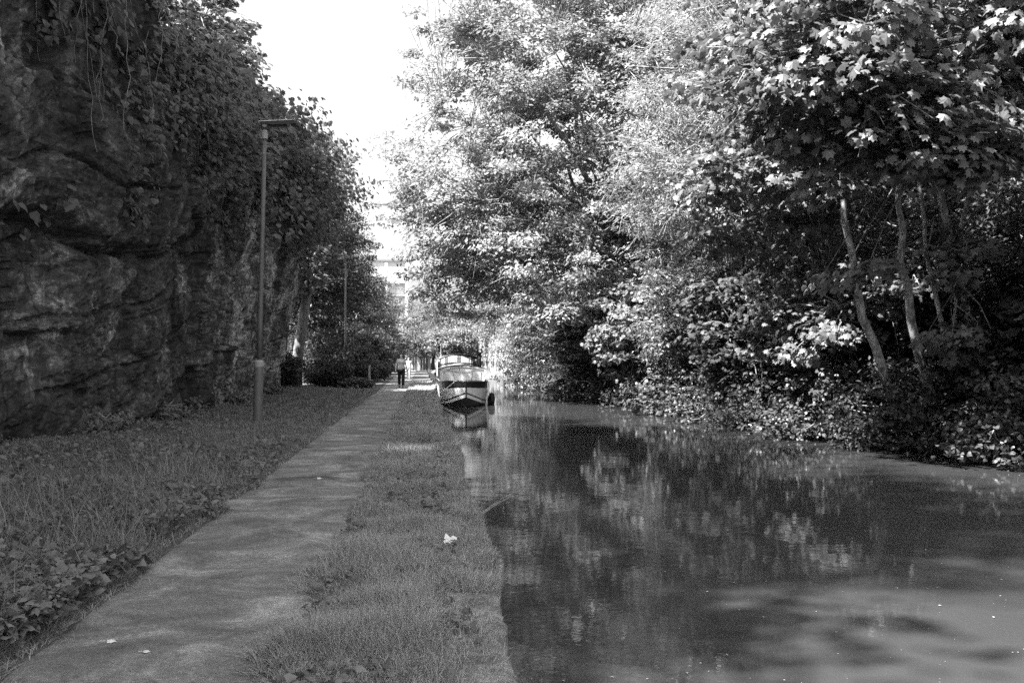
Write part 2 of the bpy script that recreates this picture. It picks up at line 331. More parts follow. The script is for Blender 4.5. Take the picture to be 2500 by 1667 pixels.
# ------------------------------------------------------------ rock cliff
def cliff_x(Y, z):
    bx = interp(Y, CLIFF_B)
    over = 0.17 * z * np.clip((Y - 26) / 14, 0.25, 1) * (Y < 43.3)
    wv = z - 0.20 * Y + 0.22 * fbm(Y * 0.16, z * 0.2, 0, 5, 2)
    def blocks(u_, v_, seed, tilt):
        iu = np.floor(u_).astype(np.int64); iv = np.floor(v_).astype(np.int64); best = np.full(np.shape(u_), 9.0); sec = best.copy(); val = best * 0
        for a in (-1, 0, 1):
            for c in (-1, 0, 1):
                cu = iu + a; cv = iv + c; z0_ = cu * 0
                fu = cu + 0.15 + 0.7 * hash3(cu, cv, z0_, seed); fv = cv + 0.15 + 0.7 * hash3(cu, cv, z0_, seed + 1)
                d = np.maximum(np.abs(u_ - fu), np.abs(v_ - fv)) + 0.25 * (np.abs(u_ - fu) + np.abs(v_ - fv))
                h_ = hash3(cu, cv, z0_, seed + 2) - 0.5 + tilt * ((hash3(cu, cv, z0_, seed + 3) - 0.5) * (u_ - fu) + (hash3(cu, cv, z0_, seed + 4) - 0.3) * (v_ - fv))
                m_ = d < best; sec = np.where(m_, best, np.minimum(sec, d)); val = np.where(m_, h_, val); best = np.where(m_, d, best)
        return val, sec - best
    th = 1.35
    k = np.floor(wv / th); fr = wv / th - k
    ga = np.clip(0.5 + fbm(Y * 0.25, k * 3.1, 0, 15, 2), 0.0, 1.2)
    step = (hash3(k.astype(np.int64), (k * 0).astype(np.int64), (k * 0).astype(np.int64), 9) - 0.5) * 0.24
    b1, e1 = blocks(Y * 0.42 + 0.1 * z, wv / th, 61, 1.3); b2, e2 = blocks(Y * 1.15, wv * 1.7, 67, 1.2)
    step2 = 0.30 * b1 + 0.07 * b2 - 0.07 * np.exp(-(e1 / 0.05) ** 2) - 0.03 * np.exp(-(e2 / 0.06) ** 2)
    groove = -0.20 * ga * (np.exp(-((fr - 0.0) / 0.03) ** 2) + np.exp(-((fr - 1.0) / 0.03) ** 2))
    # big ledge: overhang above z about 4 near the camera
    zl = 4.1 + 0.10 * (Y - 20)
    led = 0.45 / (1 + np.exp(-(z - zl) * 9)) * np.clip((27 - Y) / 3, 0, 1) - 0.35 * np.exp(-((z - zl + 0.12) / 0.13) ** 2) * np.clip((27.5 - Y) / 4, 0, 1)
    crack = -0.9 * np.exp(-((Y - 27.9 - 0.12 * np.sin(z * 2.2)) / 0.30) ** 2) - 0.4 * np.exp(-((Y - 20.1 - 0.2 * z) / 0.10) ** 2) - 0.35 * np.exp(-((Y - 36.6 + 0.15 * z) / 0.15) ** 2)
    butt = 0.45 * np.exp(-((Y - 26.9) / 0.55) ** 4)
    n = 0.14 * fbm(Y * 0.3, z * 0.3, 0, 31, 2) + 0.035 * fbm(Y * 1.5, z * 1.6 - Y * 0.5, 0, 37, 5) + 0.035 * fbm(Y * 9, z * 14, 0, 41, 3)
    return bx + over + step + step2 + groove + led + crack + butt + n
cy = np.concatenate([np.arange(-14, 12, 0.5), np.arange(12, 44.0, 0.055), [44.2, 44.6, 45.2, 46, 47]]); cz = np.concatenate([[-0.4], np.arange(-0.1, 9.2, 0.055)])
Yc, Zc = np.meshgrid(cy, cz, indexing='ij')
Xc = cliff_x(Yc, Zc)
topz = 8.9 + 0.8 * fbm(cy * 0.3, cy * 0, 0, 51, 3)
Zc2 = Zc / 9.2 * topz[:, None]
b = MB(); nz_ = len(cz); i = np.arange(len(cy) - 1)[:, None] * nz_ + np.arange(nz_ - 1)[None, :]
b.add(np.stack([Xc, Yc, Zc2], -1), np.stack([i, i + nz_, i + nz_ + 1, i + 1], -1), 4)
# plateau behind the lip
c0 = b.c; lip = np.stack([Xc[:, -1], cy, Zc2[:, -1]], -1); back = np.stack([Xc[:, -1] - 6.0, cy, Zc2[:, -1] + 0.2], -1)
n_ = len(cy); j = np.arange(n_ - 1)
b.add(np.concatenate([lip, back]), np.stack([j, j + 1, j + 1 + n_, j + n_], -1), 4)
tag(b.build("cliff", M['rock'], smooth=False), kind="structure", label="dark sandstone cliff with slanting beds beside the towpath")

# ------------------------------------------------------------ foliage
PALM = np.array([(0, -0.16), (0.26, -0.32), (0.34, -0.08), (0.54, 0.02), (0.36, 0.22), (0.40, 0.48), (0.19, 0.42), (0.0, 0.68), (-0.19, 0.42), (-0.40, 0.48), (-0.36, 0.22), (-0.54, 0.02), (-0.34, -0.08), (-0.26, -0.32)])
HEART = np.array([(0, -0.3), (0.3, -0.32), (0.42, 0.02), (0.2, 0.35), (0, 0.62), (-0.2, 0.35), (-0.42, 0.02), (-0.3, -0.32)])
def unit(v): return v / (np.linalg.norm(v, axis=-1, keepdims=True) + 1e-9)
def leaves(b, P, Nrm, D, size, kind='oval', mi=0):
    """P centres, Nrm normals, D tip directions"""
    n = len(P); Nrm = unit(Nrm); D = unit(D - Nrm * np.sum(D * Nrm, -1, keepdims=True)); S = np.cross(D, Nrm)
    size = np.broadcast_to(size, (n,))[:, None]
    if kind in ('oval', 'narrow'):
        wd = 0.27 if kind == 'oval' else 0.15
        v = np.stack([P - D * size * 0.5, P + S * size * wd + Nrm * size * 0.07, P + D * size * 0.5, P - S * size * wd + Nrm * size * 0.07], 1)
        b.add(v, np.arange(n * 4), 4, mi); return
    out_ = PALM if kind == 'palm' else HEART
    k = len(out_)
    v = np.zeros((n, k + 1, 3)); v[:, 0] = P + Nrm * size * 0.06; cu = size * rng.uniform(0.05, 0.62, (n, 1)); tw = size * rng.normal(0, 0.16, (n, 1))
    for q, (a, c) in enumerate(out_):
        rr = a * a + c * c
        v[:, q + 1] = P + S * size * a + D * size * c - Nrm * (cu * rr - tw * a * c * 2)
    j = np.arange(k); tri = np.stack([np.zeros(k, int), j + 1, (j + 1) % k + 1], -1)
    b.add(v, np.arange(n)[:, None, None] * (k + 1) + tri[None], 3, mi)
def ballpts(n, r, p=0.5):
    d = unit(r.normal(size=(n, 3))); return d * (r.random(n) ** p)[:, None]
def clump_leaves(b, cen, rad, per, size, kind, r, flat=0.45, tilt=0.55, out=None, droop=0.3, mi=0):
    m = len(cen); rad = np.broadcast_to(rad, (m,))
    idx = np.repeat(np.arange(m), per); n = len(idx)
    off = ballpts(n, r, 0.45); off[:, 2] *= flat
    # whole clump tilts its own way, so clumps catch the light differently
    P = cen[idx] + off * rad[idx][:, None]
    tl = r.normal(0, 0.35, (m, 3))
    nr = np.array([0, 0, 1.0]) + tl[idx] + r.normal(0, tilt, (n, 3)) + off * 0.5
    if out is not None: nr = nr + 0.35 * out[idx]
    D = off + r.normal(0, 0.5, (n, 3)); D[:, 2] -= droop
    leaves(b, P, nr, D, size * (0.7 + 0.6 * r.random(n)), kind, mi)
def curve(p0, p1, sag, k=5, r=None, wob=0.0):
    t = np.linspace(0, 1, k)[:, None]; p = p0 + (p1 - p0) * t; p[:, 2] += sag * 4 * (t * (1 - t))[:, 0]
    if r is not None and k > 2: p[1:-1] += r.normal(0, wob, (k - 2, 3))
    return p
def make_tree(name, label, base, fork, crowns, nclump, per, lsize, kind, lm, seed, trunk_r=0.22, clump_r=0.7, group=None, cat="tree", lean=None, extra_trunks=(), shell=0.35, twigs=True, flat=0.45, tilt=0.55, limb_n=9, ivy=0, squash=0.9, sprays=0):
    """crowns: list of (centre, radii, weight) in world coordinates relative to base"""
    r = np.random.default_rng(seed)
    root = empty(name, base, label=label, cat=cat, group=group)
    fork = np.array(fork, float)
    wd = MB()
    mid = fork * 0.5 + r.normal(0, 0.12, 3)
    tr = np.array([[0, 0, -0.4], [0, 0, 0.0], mid * [1, 1, 1], fork])
    t = np.linspace(0, 1, 10); pts = np.stack([np.interp(t, [0, 0.08, 0.5, 1], tr[:, q]) for q in range(3)], 1); pts[1:-1] += r.normal(0, trunk_r * 0.12, (8, 3))
    wd.tube(pts, np.interp(t, [0, 0.08, 0.2, 1], [trunk_r * 1.6, trunk_r * 1.35, trunk_r, trunk_r * 0.7]), 10)
    for (b0, f0, r0) in extra_trunks:
        b0 = np.array(b0, float); f0 = np.array(f0, float); q = curve(b0, f0, 0.0, 9, r, r0 * 0.7); q[:, 0] += -0.25 * np.sin(np.linspace(0, np.pi, 9))
        wd.tube(q, np.linspace(r0 * 1.3, r0 * 0.6, 9), 8)
    cen = []; outd = []
    tw = sum(c[2] for c in crowns)
    for (cc, rr, wt) in crowns:
        k = int(nclump * wt / tw); d = unit(r.normal(size=(k, 3)))
        bump = 1 + 0.28 * fbm(d[:, 0] * 2.1 + seed, d[:, 1] * 2.1, d[:, 2] * 2.1, seed, 3)
        rad_ = (shell + (1 - shell) * r.random(k) ** 0.6) * bump
        cen.append(np.array(cc) + d * rad_[:, None] * np.array(rr) * squash); outd.append(d)
    cen = np.concatenate(cen); outd = np.concatenate(outd)
    # limbs
    li = r.choice(len(cen), limb_n, replace=False)
    limb_pts = []
    for q in li:
        p = curve(fork + (cen[q] - fork) * 0.02, cen[q] * 0.85 + fork * 0.15, 0.6, 7, r, 0.25); limb_pts.append(p)
        wd.tube(p, np.linspace(trunk_r * 0.55, 0.03, 7), 6)
    LP = np.concatenate(limb_pts + [pts[5:]])
    wd.build("trunk", M['bark_dappled' if extra_trunks else 'bark'], root, smooth=True)
    if twigs:
        wd = MB()
        for q in range(len(cen)):
            dd = np.linalg.norm(LP - cen[q], axis=1); s0 = LP[np.argmin(dd)]
            wd.tube(curve(s0, cen[q] + outd[q] * clump_r * 0.5, 0.15, 4, r, 0.12), np.linspace(0.03, 0.008, 4), 3, False)
            for e in range(sprays):
                e1 = cen[q] + r.normal(0, clump_r * 0.6, 3)
                wd.tube(curve(cen[q], e1, 0.08, 3), [0.014, 0.010, 0.005], 3, False)
        wd.build("branches", M['bark'] if kind == 'palm' else M['twig'], root, smooth=True)
    lf = MB()
    clump_leaves(lf, cen, clump_r * (0.6 + 0.8 * r.random(len(cen))), per, lsize, kind, r, out=outd, flat=flat, tilt=tilt)
    lf.build("crown", lm, root)
    if ivy:
        iv = MB(); tt = r.random(ivy) * 0.8; P = np.stack([np.interp(tt, t, pts[:, q]) for q in range(3)], 1)
        o = unit(r.normal(size=(ivy, 3)) * [1, 1, 0.3]); P = P + o * (trunk_r * 1.1 + 0.05 + 0.1 * r.random(ivy)[:, None])
        leaves(iv, P, o + r.normal(0, 0.4, (ivy, 3)), np.array([0, 0, -1.0]) + r.normal(0, 0.5, (ivy, 3)), 0.09 + 0.05 * r.random(ivy), 'heart'); iv.build("ivy", M['ivy'], root)
    return root
def shrub(name, label, base, crowns, nclump, per, lsize, kind, lm, seed, clump_r=0.45, group=None, cat="shrub", stems=7, shell=0.2, flat=0.6, tilt=0.7):
    r = np.random.default_rng(seed)
    root = empty(name, base, label=label, cat=cat, group=group)
    cen = []; outd = []; tw = sum(c[2] for c in crowns)
    for (cc, rr, wt) in crowns:
        k = int(nclump * wt / tw); d = unit(r.normal(size=(k, 3)))
        bump = 1 + 0.3 * fbm(d[:, 0] * 2 + seed, d[:, 1] * 2, d[:, 2] * 2, seed, 3)
        cen.append(np.array(cc) + d * ((shell + (1 - shell) * r.random(k) ** 0.6) * bump)[:, None] * np.array(rr) * 0.88); outd.append(d)
    cen = np.concatenate(cen); outd = np.concatenate(outd)
    keep = cen[:, 2] > -base[2] - 0.4 if base[2] < 0 else cen[:, 2] > -0.3
    cen, outd = cen[keep], outd[keep]
    wd = MB()
    for q in r.choice(len(cen), min(stems * 3, len(cen)), replace=False):
        wd.tube(curve(np.array([r.normal(0, 0.15), r.normal(0, 0.15), -0.15]), cen[q], 0.25, 6, r, 0.08), np.linspace(0.03, 0.008, 6), 4, False)
    wd.build("stem", M['twig'], root, smooth=True)
    lf = MB(); clump_leaves(lf, cen, clump_r * (0.6 + 0.8 * r.random(len(cen))), per, lsize, kind, r, out=outd, flat=flat, tilt=tilt)
    lf.build("foliage", lm, root); return root
def G(x, Y): return float(gz(np.array([x]), np.array([Y]))[0])

# --- right bank: big pale trees leaning over the water
make_tree("ash_tree", "huge pale fine leaved tree leaning over the canal behind the white fronted boat", (11.2, 47, 0.3), (-1.5, -1, 6.0),
          [((-3.6, -2.5, 12.5), (7.6, 6.5, 8.0), 5.5), ((-7.9, -1.0, 8.6), (7.0, 5.0, 4.4), 3.6), ((-6.4, -2, 15.5), (6.6, 5, 5.5), 3), ((0.5, -4, 14), (6, 6, 9), 2), ((-5.0, -4, 4.9), (3.6, 3.5, 2.6), 1.3), ((-9.0, 1, 5.2), (3.2, 4, 2.4), 1.0), ((0.5, -3, 4.6), (4.5, 3, 3.0), 1.3)],
          1000, 110, 0.215, 'oval', M['willow'], 11, trunk_r=0.3, clump_r=0.95, limb_n=16, sprays=2, tilt=0.42, flat=0.4, group="tall trees on the far bank")
make_tree("ash_tree", "pale feathery tree at the middle of the far bank, left of the big leaved maple", (12.0, 33, 0.6), (-1.5, -0.6, 5.0),
          [((-1.6, -2, 9.8), (4.6, 4.6, 7.0), 4), ((-3.6, -1.0, 6.2), (3.0, 3.4, 3.0), 1.3), ((1.5, 0, 13), (6, 5, 5), 2)],
          520, 120, 0.17, 'narrow', M['willow'], 12, trunk_r=0.24, clump_r=0.8, limb_n=14, sprays=2, tilt=0.45, group="tall trees on the far bank")
# far right bank trees
for i, (x, Y, s, sd_) in enumerate([(9.5, 64, 1.0, 21), (9.0, 80, 0.95, 22), (10.5, 98, 1.0, 23)]):
    lab = ["rounded tree behind the huge pale tree on the far bank", "tree above the sunlit bank beyond the boat", "distant tree on the far bank above the pale stone wall"][i]
    make_tree("broadleaf_tree", lab, (x, Y, 0.4), (-0.5, -0.3, 4.0),
          [((-1.0, 0, 9.0 * s), (5.6, 5.5, 6.5 * s), 4), ((-2.6, 0, 5.4), (3.6, 4, 3.0), 2)], 260, 80, 0.24, 'oval', M['willow'], sd_, trunk_r=0.25, clump_r=1.1, group="distant trees on the far bank")
# --- maples, near
make_tree("maple_tree", "slender trunked maple with large lit leaves hanging over the water nearest the camera", (12.7, 21.3, 0.6), (-1.8, -1.1, 4.7),
          [((-2.6, -3.4, 7.6), (3.6, 3.4, 2.2), 3.6), ((-5.0, -3.6, 6.2), (3.0, 2.8, 1.9), 2.8), ((-1.0, -1, 10.4), (5.5, 5.5, 3.6), 1.8), ((-3.64, -4.3, 4.5), (1.2, 1.2, 0.5), 0.5), ((-2.4, -4.3, 4.7), (1.3, 1.2, 0.45), 0.5), ((-4.64, -3.3, 5.1), (1.0, 1.1, 0.8), 0.45), ((-3.2, -1.6, 2.6), (1.1, 0.8, 0.7), 0.12), ((-0.8, -1.3, 3.0), (1.1, 0.8, 0.8), 0.12), ((-2.0, -1.5, 1.3), (1.3, 0.8, 0.6), 0.14)],
          400, 44, 0.195, 'palm', M['maple'], 31, trunk_r=0.10, clump_r=0.72, flat=0.35, tilt=0.4, limb_n=10,
          extra_trunks=[((-1.3, 0, -0.1), (-2.65, -1.1, 4.9), 0.095), ((-2.1, 0.3, -0.1), (-3.95, -1.1, 5.3), 0.09), ((-0.4, 0.7, 0.1), (-0.85, -1.0, 5.4), 0.07), ((-0.9, -0.3, 0.1), (-1.9, -0.5, 6.5), 0.05)], ivy=700, group="maples on the far bank")
make_tree("maple_tree", "maple with grey shaded leaves left of the lit maple boughs", (12.6, 27.5, 0.8), (-1.5, -1.0, 4.4),
          [((-2.6, -3.2, 7.6), (3.4, 3.6, 3.4), 3), ((-4.0, -3.6, 5.0), (2.2, 2.6, 1.8), 1.2), ((-0.5, -1, 10.5), (5, 5, 4), 2)],
          320, 46, 0.185, 'palm', M['maple'], 32, trunk_r=0.14, clump_r=0.75, flat=0.38, tilt=0.45, ivy=500, group="maples on the far bank")
make_tree("maple_tree", "maple with broad lit leaves at the right edge of the photo", (15.5, 18.5, 1.6), (-0.6, -0.8, 4.6),
          [((-0.8, -0.8, 7.0), (4.0, 4.0, 3.4), 3), ((-2.2, -1.6, 3.9), (2.2, 2.2, 1.3), 1)],
          220, 42, 0.19, 'palm', M['maple'], 33, trunk_r=0.11, clump_r=0.7, flat=0.38, tilt=0.45, group="maples on the far bank")
# --- woodland behind, closes the view up the slope
bk = [(18, 17), (18.5, 24), (17.5, 31), (18.5, 39), (17.5, 47), (17, 56), (16.5, 66), (15.5, 78), (22.5, 21), (22.5, 29), (27, 25), (26, 35), (24, 44), (23, 55)]
wl = ["at the far right edge", "behind the slender maple trunks", "behind the grey leaved maple", "behind the feathery pale tree", "up the slope behind the huge pale tree", "above the narrow part of the far bank", "beyond the huge pale tree", "farthest along the slope", "high on the slope behind the right hand maple", "high on the slope behind the middle of the wood", "at the top of the slope far right", "at the top of the slope right of the middle", "at the top of the slope behind the feathery tree", "at the top of the slope behind the huge pale tree"]
for i, (x, Y) in enumerate(bk):
    make_tree("woodland_tree", "dark woodland tree " + wl[i], (x, Y, G(x, Y)), (0.2, 0, 4.0),
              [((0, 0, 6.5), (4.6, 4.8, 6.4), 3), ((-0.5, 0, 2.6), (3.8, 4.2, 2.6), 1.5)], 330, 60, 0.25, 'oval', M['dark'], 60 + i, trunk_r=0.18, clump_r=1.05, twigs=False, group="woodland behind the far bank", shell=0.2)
# --- small trees of the understorey leaning out over the water
ut = [(11.6, 30.0, 3.6, 'palm', 'dark', "small dark tree under the grey leaved maple"), (12.4, 25.5, 3.4, 'palm', 'maple', "small dark tree beside the slender trunks"), (11.2, 35.5, 4.2, 'oval', 'maple', "small tree leaning out below the feathery tree"), (11.0, 40.5, 4.4, 'palm', 'maple', "small tree with drooping boughs below the gap of the two pale trees"),
      (10.8, 46, 4.6, 'oval', 'dark', "small dark tree at the foot of the huge pale tree"), (10.4, 52, 4.8, 'palm', 'maple', "small tree with lit boughs behind the huge pale tree"), (9.8, 58.5, 5.0, 'oval', 'dark', "dark small tree halfway to the pale wall"), (9.2, 66, 5.2, 'oval', 'willow', "pale small tree right of the boat"), (9.2, 75, 5.2, 'oval', 'willow', "small tree hanging over the end of the pale wall"),
      (15.4, 17.5, 3.8, 'palm', 'maple', "small dark tree at the right edge behind the bushes"), (16.0, 22.5, 4.0, 'oval', 'maple', "small dark tree in the shade behind the slender trunks"), (15.0, 27.5, 4.2, 'oval', 'maple', "small dark tree up the slope behind the grey leaved maple"), (14.6, 33.5, 4.6, 'oval', 'dark', "small dark tree in the shade behind the feathery tree"), (14.2, 40, 4.8, 'oval', 'dark', "small dark tree in the shade left of the feathery tree")]
for i, (x, Y, h, kd, lm_, lab) in enumerate(ut):
    make_tree("understory_tree", lab, (x, Y, max(G(x, Y), -0.2)), (-0.4, -0.2, h * 0.45), [((-0.9, -0.4, h * 0.85), (2.9, 2.9, h * 0.42), 3), ((-2.2, -0.6, h * 0.5), (1.9, 2.2, h * 0.26), 1.4), ((-0.9, 0, h * 0.2), (2.2, 2.6, h * 0.2), 1.3)],
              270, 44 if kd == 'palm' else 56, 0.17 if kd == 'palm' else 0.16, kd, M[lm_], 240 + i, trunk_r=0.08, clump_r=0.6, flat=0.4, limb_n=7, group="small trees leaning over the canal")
# --- understory along the waterline
rs = np.random.default_rng(5)
sp = [(12.6, 15.2, 1.9, 1.6), (11.9, 18.6, 1.6, 1.6), (11.3, 21.8, 1.8, 1.9), (13.6, 20.5, 1.9, 2.9), (10.4, 24.6, 1.8, 1.6), (12.6, 25.5, 2.0, 2.6), (10.2, 28.2, 1.6, 1.2), (9.8, 31.2, 1.9, 1.7), (11.9, 31.5, 2.0, 2.8), (9.9, 35.0, 1.8, 1.5), (11.6, 36.5, 2.1, 2.6), (9.9, 39.6, 2.0, 1.9), (9.9, 44.5, 2.2, 2.2), (12.0, 43, 2.2, 3.0), (9.6, 50, 2.3, 2.2), (9.2, 56, 2.4, 2.3), (8.8, 62.5, 2.6, 2.4), (8.3, 70, 2.8, 2.6), (13.8, 16.6, 1.8, 3.2), (15.2, 19.5, 1.9, 2.2), (14.6, 24, 2.2, 3.0), (14.2, 29, 2.4, 3.2), (13.9, 35, 2.6, 3.6), (13.9, 41, 2.6, 3.8), (12.8, 48, 2.8, 4.0), (12.2, 55, 3.0, 4.2), (11.4, 62, 3.0, 4.4), (10.8, 71, 3.2, 4.6), (15.5, 52, 3.4, 4.4), (14.5, 66, 3.4, 4.6), (16.2, 44, 3, 4.0)]
sl = ["ragged bush at the right edge above the water", "low bright bush touching the water below the slender trunks", "drooping bush over the water left of the slender trunks", "tall dark bush among the slender maple trunks",
      "wide bush dipping over the water at the middle right", "tall dark bush under the grey leaved maple", "small low bush on the waterline in the middle right", "sunlit bush spilling over the lit patch of water",
      "tall bush behind the sunlit waterline bush", "low bush with a dark hollow beside it", "tall dark bush under the feathery tree", "dense bush below the feathery tree by the water", "bush on the waterline under the huge pale tree",
      "tall dark bush behind the bank under the huge pale tree", "rounded bush far along the bank right of the boat", "dark bush overhanging the water beside the boat's reflection", "bush nearest the bright reflection right of the boat", "farthest bush on the far bank before the pale wall", "leafy bush between the slender trunks and the right edge", "bush up the slope at the right edge", "tall bush directly behind the slender trunks", "tall bush behind the trunk of the grey leaved maple", "shadowy bush behind the feathery tree's trunk", "shadowy bush between the feathery and the huge pale tree", "bush against the trunk of the huge pale tree", "bush behind and right of the huge pale tree's trunk", "dark bush under the rounded tree beyond", "dark bush farthest back under the distant far bank trees", "bush high on the slope behind the huge pale tree", "bush high on the slope under the rounded tree", "bush high on the slope between the two pale trees"]
for i, (x, Y, rr, h) in enumerate(sp):
    kd = ['oval', 'heart', 'oval', 'palm', 'heart', 'oval'][i % 6]; sz = {'oval': 0.13, 'heart': 0.11, 'palm': 0.17}[kd]
    if Y > 42: kd = 'oval'; sz = 0.17
    shrub("bush", sl[i], (x, Y, max(G(x, Y), -0.5)), [((0, 0, h * 0.55), (rr, rr * 1.05, h * 0.75), 2), ((-rr * 0.6, -0.3, h * 0.18), (rr * 0.8, rr, h * 0.35 + 0.15), 1)],
          190, 34 if kd == 'oval' else 22, sz, kd, [M['dark'], M['ivy'], M['dark']][i % 3], 100 + i, clump_r=0.42, group="bushes along the far bank")  # dark leaf tones carry part of the overhanging canopy's shade

# --- left side, on the cliff
make_tree("maple_tree", "maple on the cliff top overhanging the first lamp post", (-9.6, 37, 8.6), (0.6, -0.3, 2.2),
          [((0.6, 0, 4.2), (3.0, 5.5, 3.8), 4), ((2.6, -3.0, 1.6), (2.2, 4.5, 2.6), 3), ((2.0, 3.5, 0.4), (2.6, 4.0, 2.6), 2.4)],
          420, 60, 0.21, 'palm', M['maple'], 41, trunk_r=0.18, clump_r=0.75, group="trees along the cliff top")
make_tree("maple_tree", "maple behind the top of the first lamp post, darker against the sky", (-6.3, 50, 0.3), (0.9, -0.2, 6.5),
          [((-0.4, 1, 9.4), (2.9, 4.5, 3.2), 4), ((-0.1, -1.2, 6.4), (2.5, 4.0, 2.6), 2.5)],
          330, 55, 0.21, 'palm', M['maple'], 42, trunk_r=0.27, clump_r=0.8, group="trees along the cliff top")
lt = [(-7.6, 60, 12.6, 3.9, "tree behind the second lamp post"), (-8.0, 71, 13.6, 4.4, "tree rising beyond the second lamp post's head"), (-8.0, 85, 13.4, 4.6, "pale tree on the left below the distant building"), (-7.0, 100, 11.0, 4.8, "low distant tree on the left of the path")]
for i, (x, Y, h, rr, lab) in enumerate(lt):
    make_tree("broadleaf_tree", lab, (x, Y, 0.8), (0.3, 0, 3.5), [((0, 0, h * 0.66), (rr, rr * 1.15, h * 0.38), 3), ((1.3, -0.5, h * 0.34), (rr * 0.85, rr, h * 0.32), 2.2)],
              420, 80, 0.21, 'oval', [M['dark'], M['dark'], M['dark'], M['maple']][i], 70 + i, trunk_r=0.2, clump_r=0.9, group="trees left of the path")
# bushes between the cliff end and the path
lb = [(-4.6, 49.5, 1.3, 1.3, "dark bush left of the wooden post"), (-3.5, 55.5, 1.4, 1.9, "bush just behind the wooden post"), (-5.6, 54, 1.9, 3.0, "tall bush at the foot of the second lamp post"), (-3.2, 61, 1.5, 2.6, "bush at the path edge behind the walking woman"), (-4.6, 66, 2.2, 4.2, "tall dark bush beyond the second lamp post"),
      (-3.0, 69, 1.5, 3.2, "bush pressing on the path behind the person in pale clothes"), (-3.2, 78, 1.8, 3.8, "tall bush farther along the left of the path"), (-3.0, 89, 2.0, 4.0, "far bush on the left of the path"), (-3.0, 101, 2.2, 4.4, "bush near the end of the path"), (-6.6, 46.4, 1.3, 1.8, "bush in the corner where the cliff ends"), (-3.2, 48.6, 0.7, 0.35, "low weedy bush at the left edge of the path")]
for i, (x, Y, rr, h, lab) in enumerate(lb):
    shrub("bush", lab, (x, Y, 0.05), [((0, 0, h * 0.5), (rr, rr * 1.2, h * 0.62), 1)], 170, 36, 0.15, 'oval', [M['dark'], M['ivy'], M['dark']][i % 3], 140 + i, clump_r=0.4, group="bushes left of the path")
for i, (x, Y, rr, h, lab) in enumerate([(-6.0, 19.5, .35, .28, "low weeds at the foot of the cliff nearest the camera"), (-5.7, 23.2, .4, .3, "weedy clump at the cliff foot left of the first lamp post"), (-5.9, 27.2, .5, .5, "weeds filling the foot of the deep crack"), (-5.6, 31.5, .4, .3, "weedy clump at the cliff foot behind the first lamp post"), (-5.7, 38, .5, .35, "weeds at the foot of the far part of the cliff")]):
    shrub("weed_clump", lab, (x, Y, G(x, Y)), [((0, 0, h * 0.5), (rr, rr * 2.4, h * 0.6), 1)], 60, 26, 0.09, 'heart', M['weed'], 190 + i, clump_r=0.22, group="weeds along the cliff foot", cat="weeds")
# tall trees above the near part of the cliff: they shade path and water; low ones are added out of view to block sun
tl = [(-9.3, 6.0, 20), (-9.8, 12.5, 21), (-10.5, 19, 20), (-10.5, 26, 14), (-10.1, -1.5, 6.8), (-10.4, -8.0, 6.4), (-9.8, 3.0, 6.8)]
tn = ["tall tree on the cliff above the bare rock", "tallest tree on the cliff top at the left edge", "leafy tree on the cliff over the rock ledge", "tree at the cliff lip above the deep crack", "unseen low tree added on the cliff beside the viewer to shade the water", "unseen low tree added on the cliff behind the viewer for its shadow", "unseen low tree added on the cliff just ahead of the viewer to shade the verge"]
for i, (x, Y, h) in enumerate(tl):
    make_tree("cliff_tree", tn[i], (x, Y, 8.6), (0.3, 0, h * 0.3), [((0, 0, h * 0.58), (4.4, 4.4, h * 0.44), 3)], 340, 60, 0.30, 'oval', M['maple'], 80 + i, trunk_r=0.22, clump_r=1.1, twigs=False, group="trees along the cliff top")
# foliage hanging over the lip, and ivy on the rock
def ivy_curtain(label, Y0, Y1, z0, z1, n, size, kind, seed, dens, lm, thick=0.35, strands=12):
    r = np.random.default_rng(seed); Ym = (Y0 + Y1) / 2; x0 = float(cliff_x(np.array([Ym]), np.array([z1]))[0])
    root = empty("hanging_ivy", (x0, Ym, z1), label=label, cat="ivy", group="ivy and creepers on the cliff")
    k = n * 4; Y = Y0 + (Y1 - Y0) * r.random(k); z = z0 + (z1 - z0) * r.random(k) ** 0.8
    z = np.where(z < z0 + 1.4 + 2.0 * fbm(Y * 0.55, Y * 0, 0, seed + 9, 3), z + 2.6, z); z = np.minimum(z, z1 + 0.2)
    keep = (fbm(Y * 0.7, z * 0.55, 0, seed, 4) * 0.5 + 0.5 + 0.4 * (z - z0) / (z1 - z0)) > 1 - dens; Y = Y[keep][:n]; z = z[keep][:n]; k = len(Y)
    x = cliff_x(Y, z) + 0.04 + thick * r.random(k) ** 1.6 * (0.4 + 1.5 * np.clip(fbm(Y * 0.8, z * 0.8, 0, seed + 3, 2) + 0.5, 0, 1.4))
    P = np.stack([x, Y, z], 1) - np.array([x0, Ym, z1])
    nr = np.array([0.75, -0.35, 0.65]) + r.normal(0, 0.45, (k, 3)); D = np.array([0.1, 0, -1.0]) + r.normal(0, 0.4, (k, 3))
    b = MB(); leaves(b, P, nr, D, size * (0.55 + 0.8 * r.random(k)), kind); b.build("foliage", lm, root)
    for q in range(strands):
        Ya = Y0 + (Y1 - Y0) * r.random(); za = z1 - (z1 - z0) * 0.3 * r.random(); zb = za - (0.6 + 2.0 * r.random()); zz = np.linspace(za, max(zb, z0 - 0.4), 9)
        yy = Ya + np.cumsum(r.normal(0, 0.11, 9)); xx = cliff_x(np.full(9, Ya), np.full(9, za)) + 0.12 + 0.25 * r.random() + np.cumsum(r.normal(0, 0.05, 9))
        s = MB(); s.tube(np.stack([xx, yy, zz], 1) - np.array([x0, Ym, z1]), 0.006, 4, False); s.build("strand", M['bark'], root)
    return root
ivy_curtain("thin creeper with scattered leaves on the dark rock at the left edge", 14, 19, 3.2, 8.8, 420, 0.17, 'heart', 201, 0.28, M['ivy'])
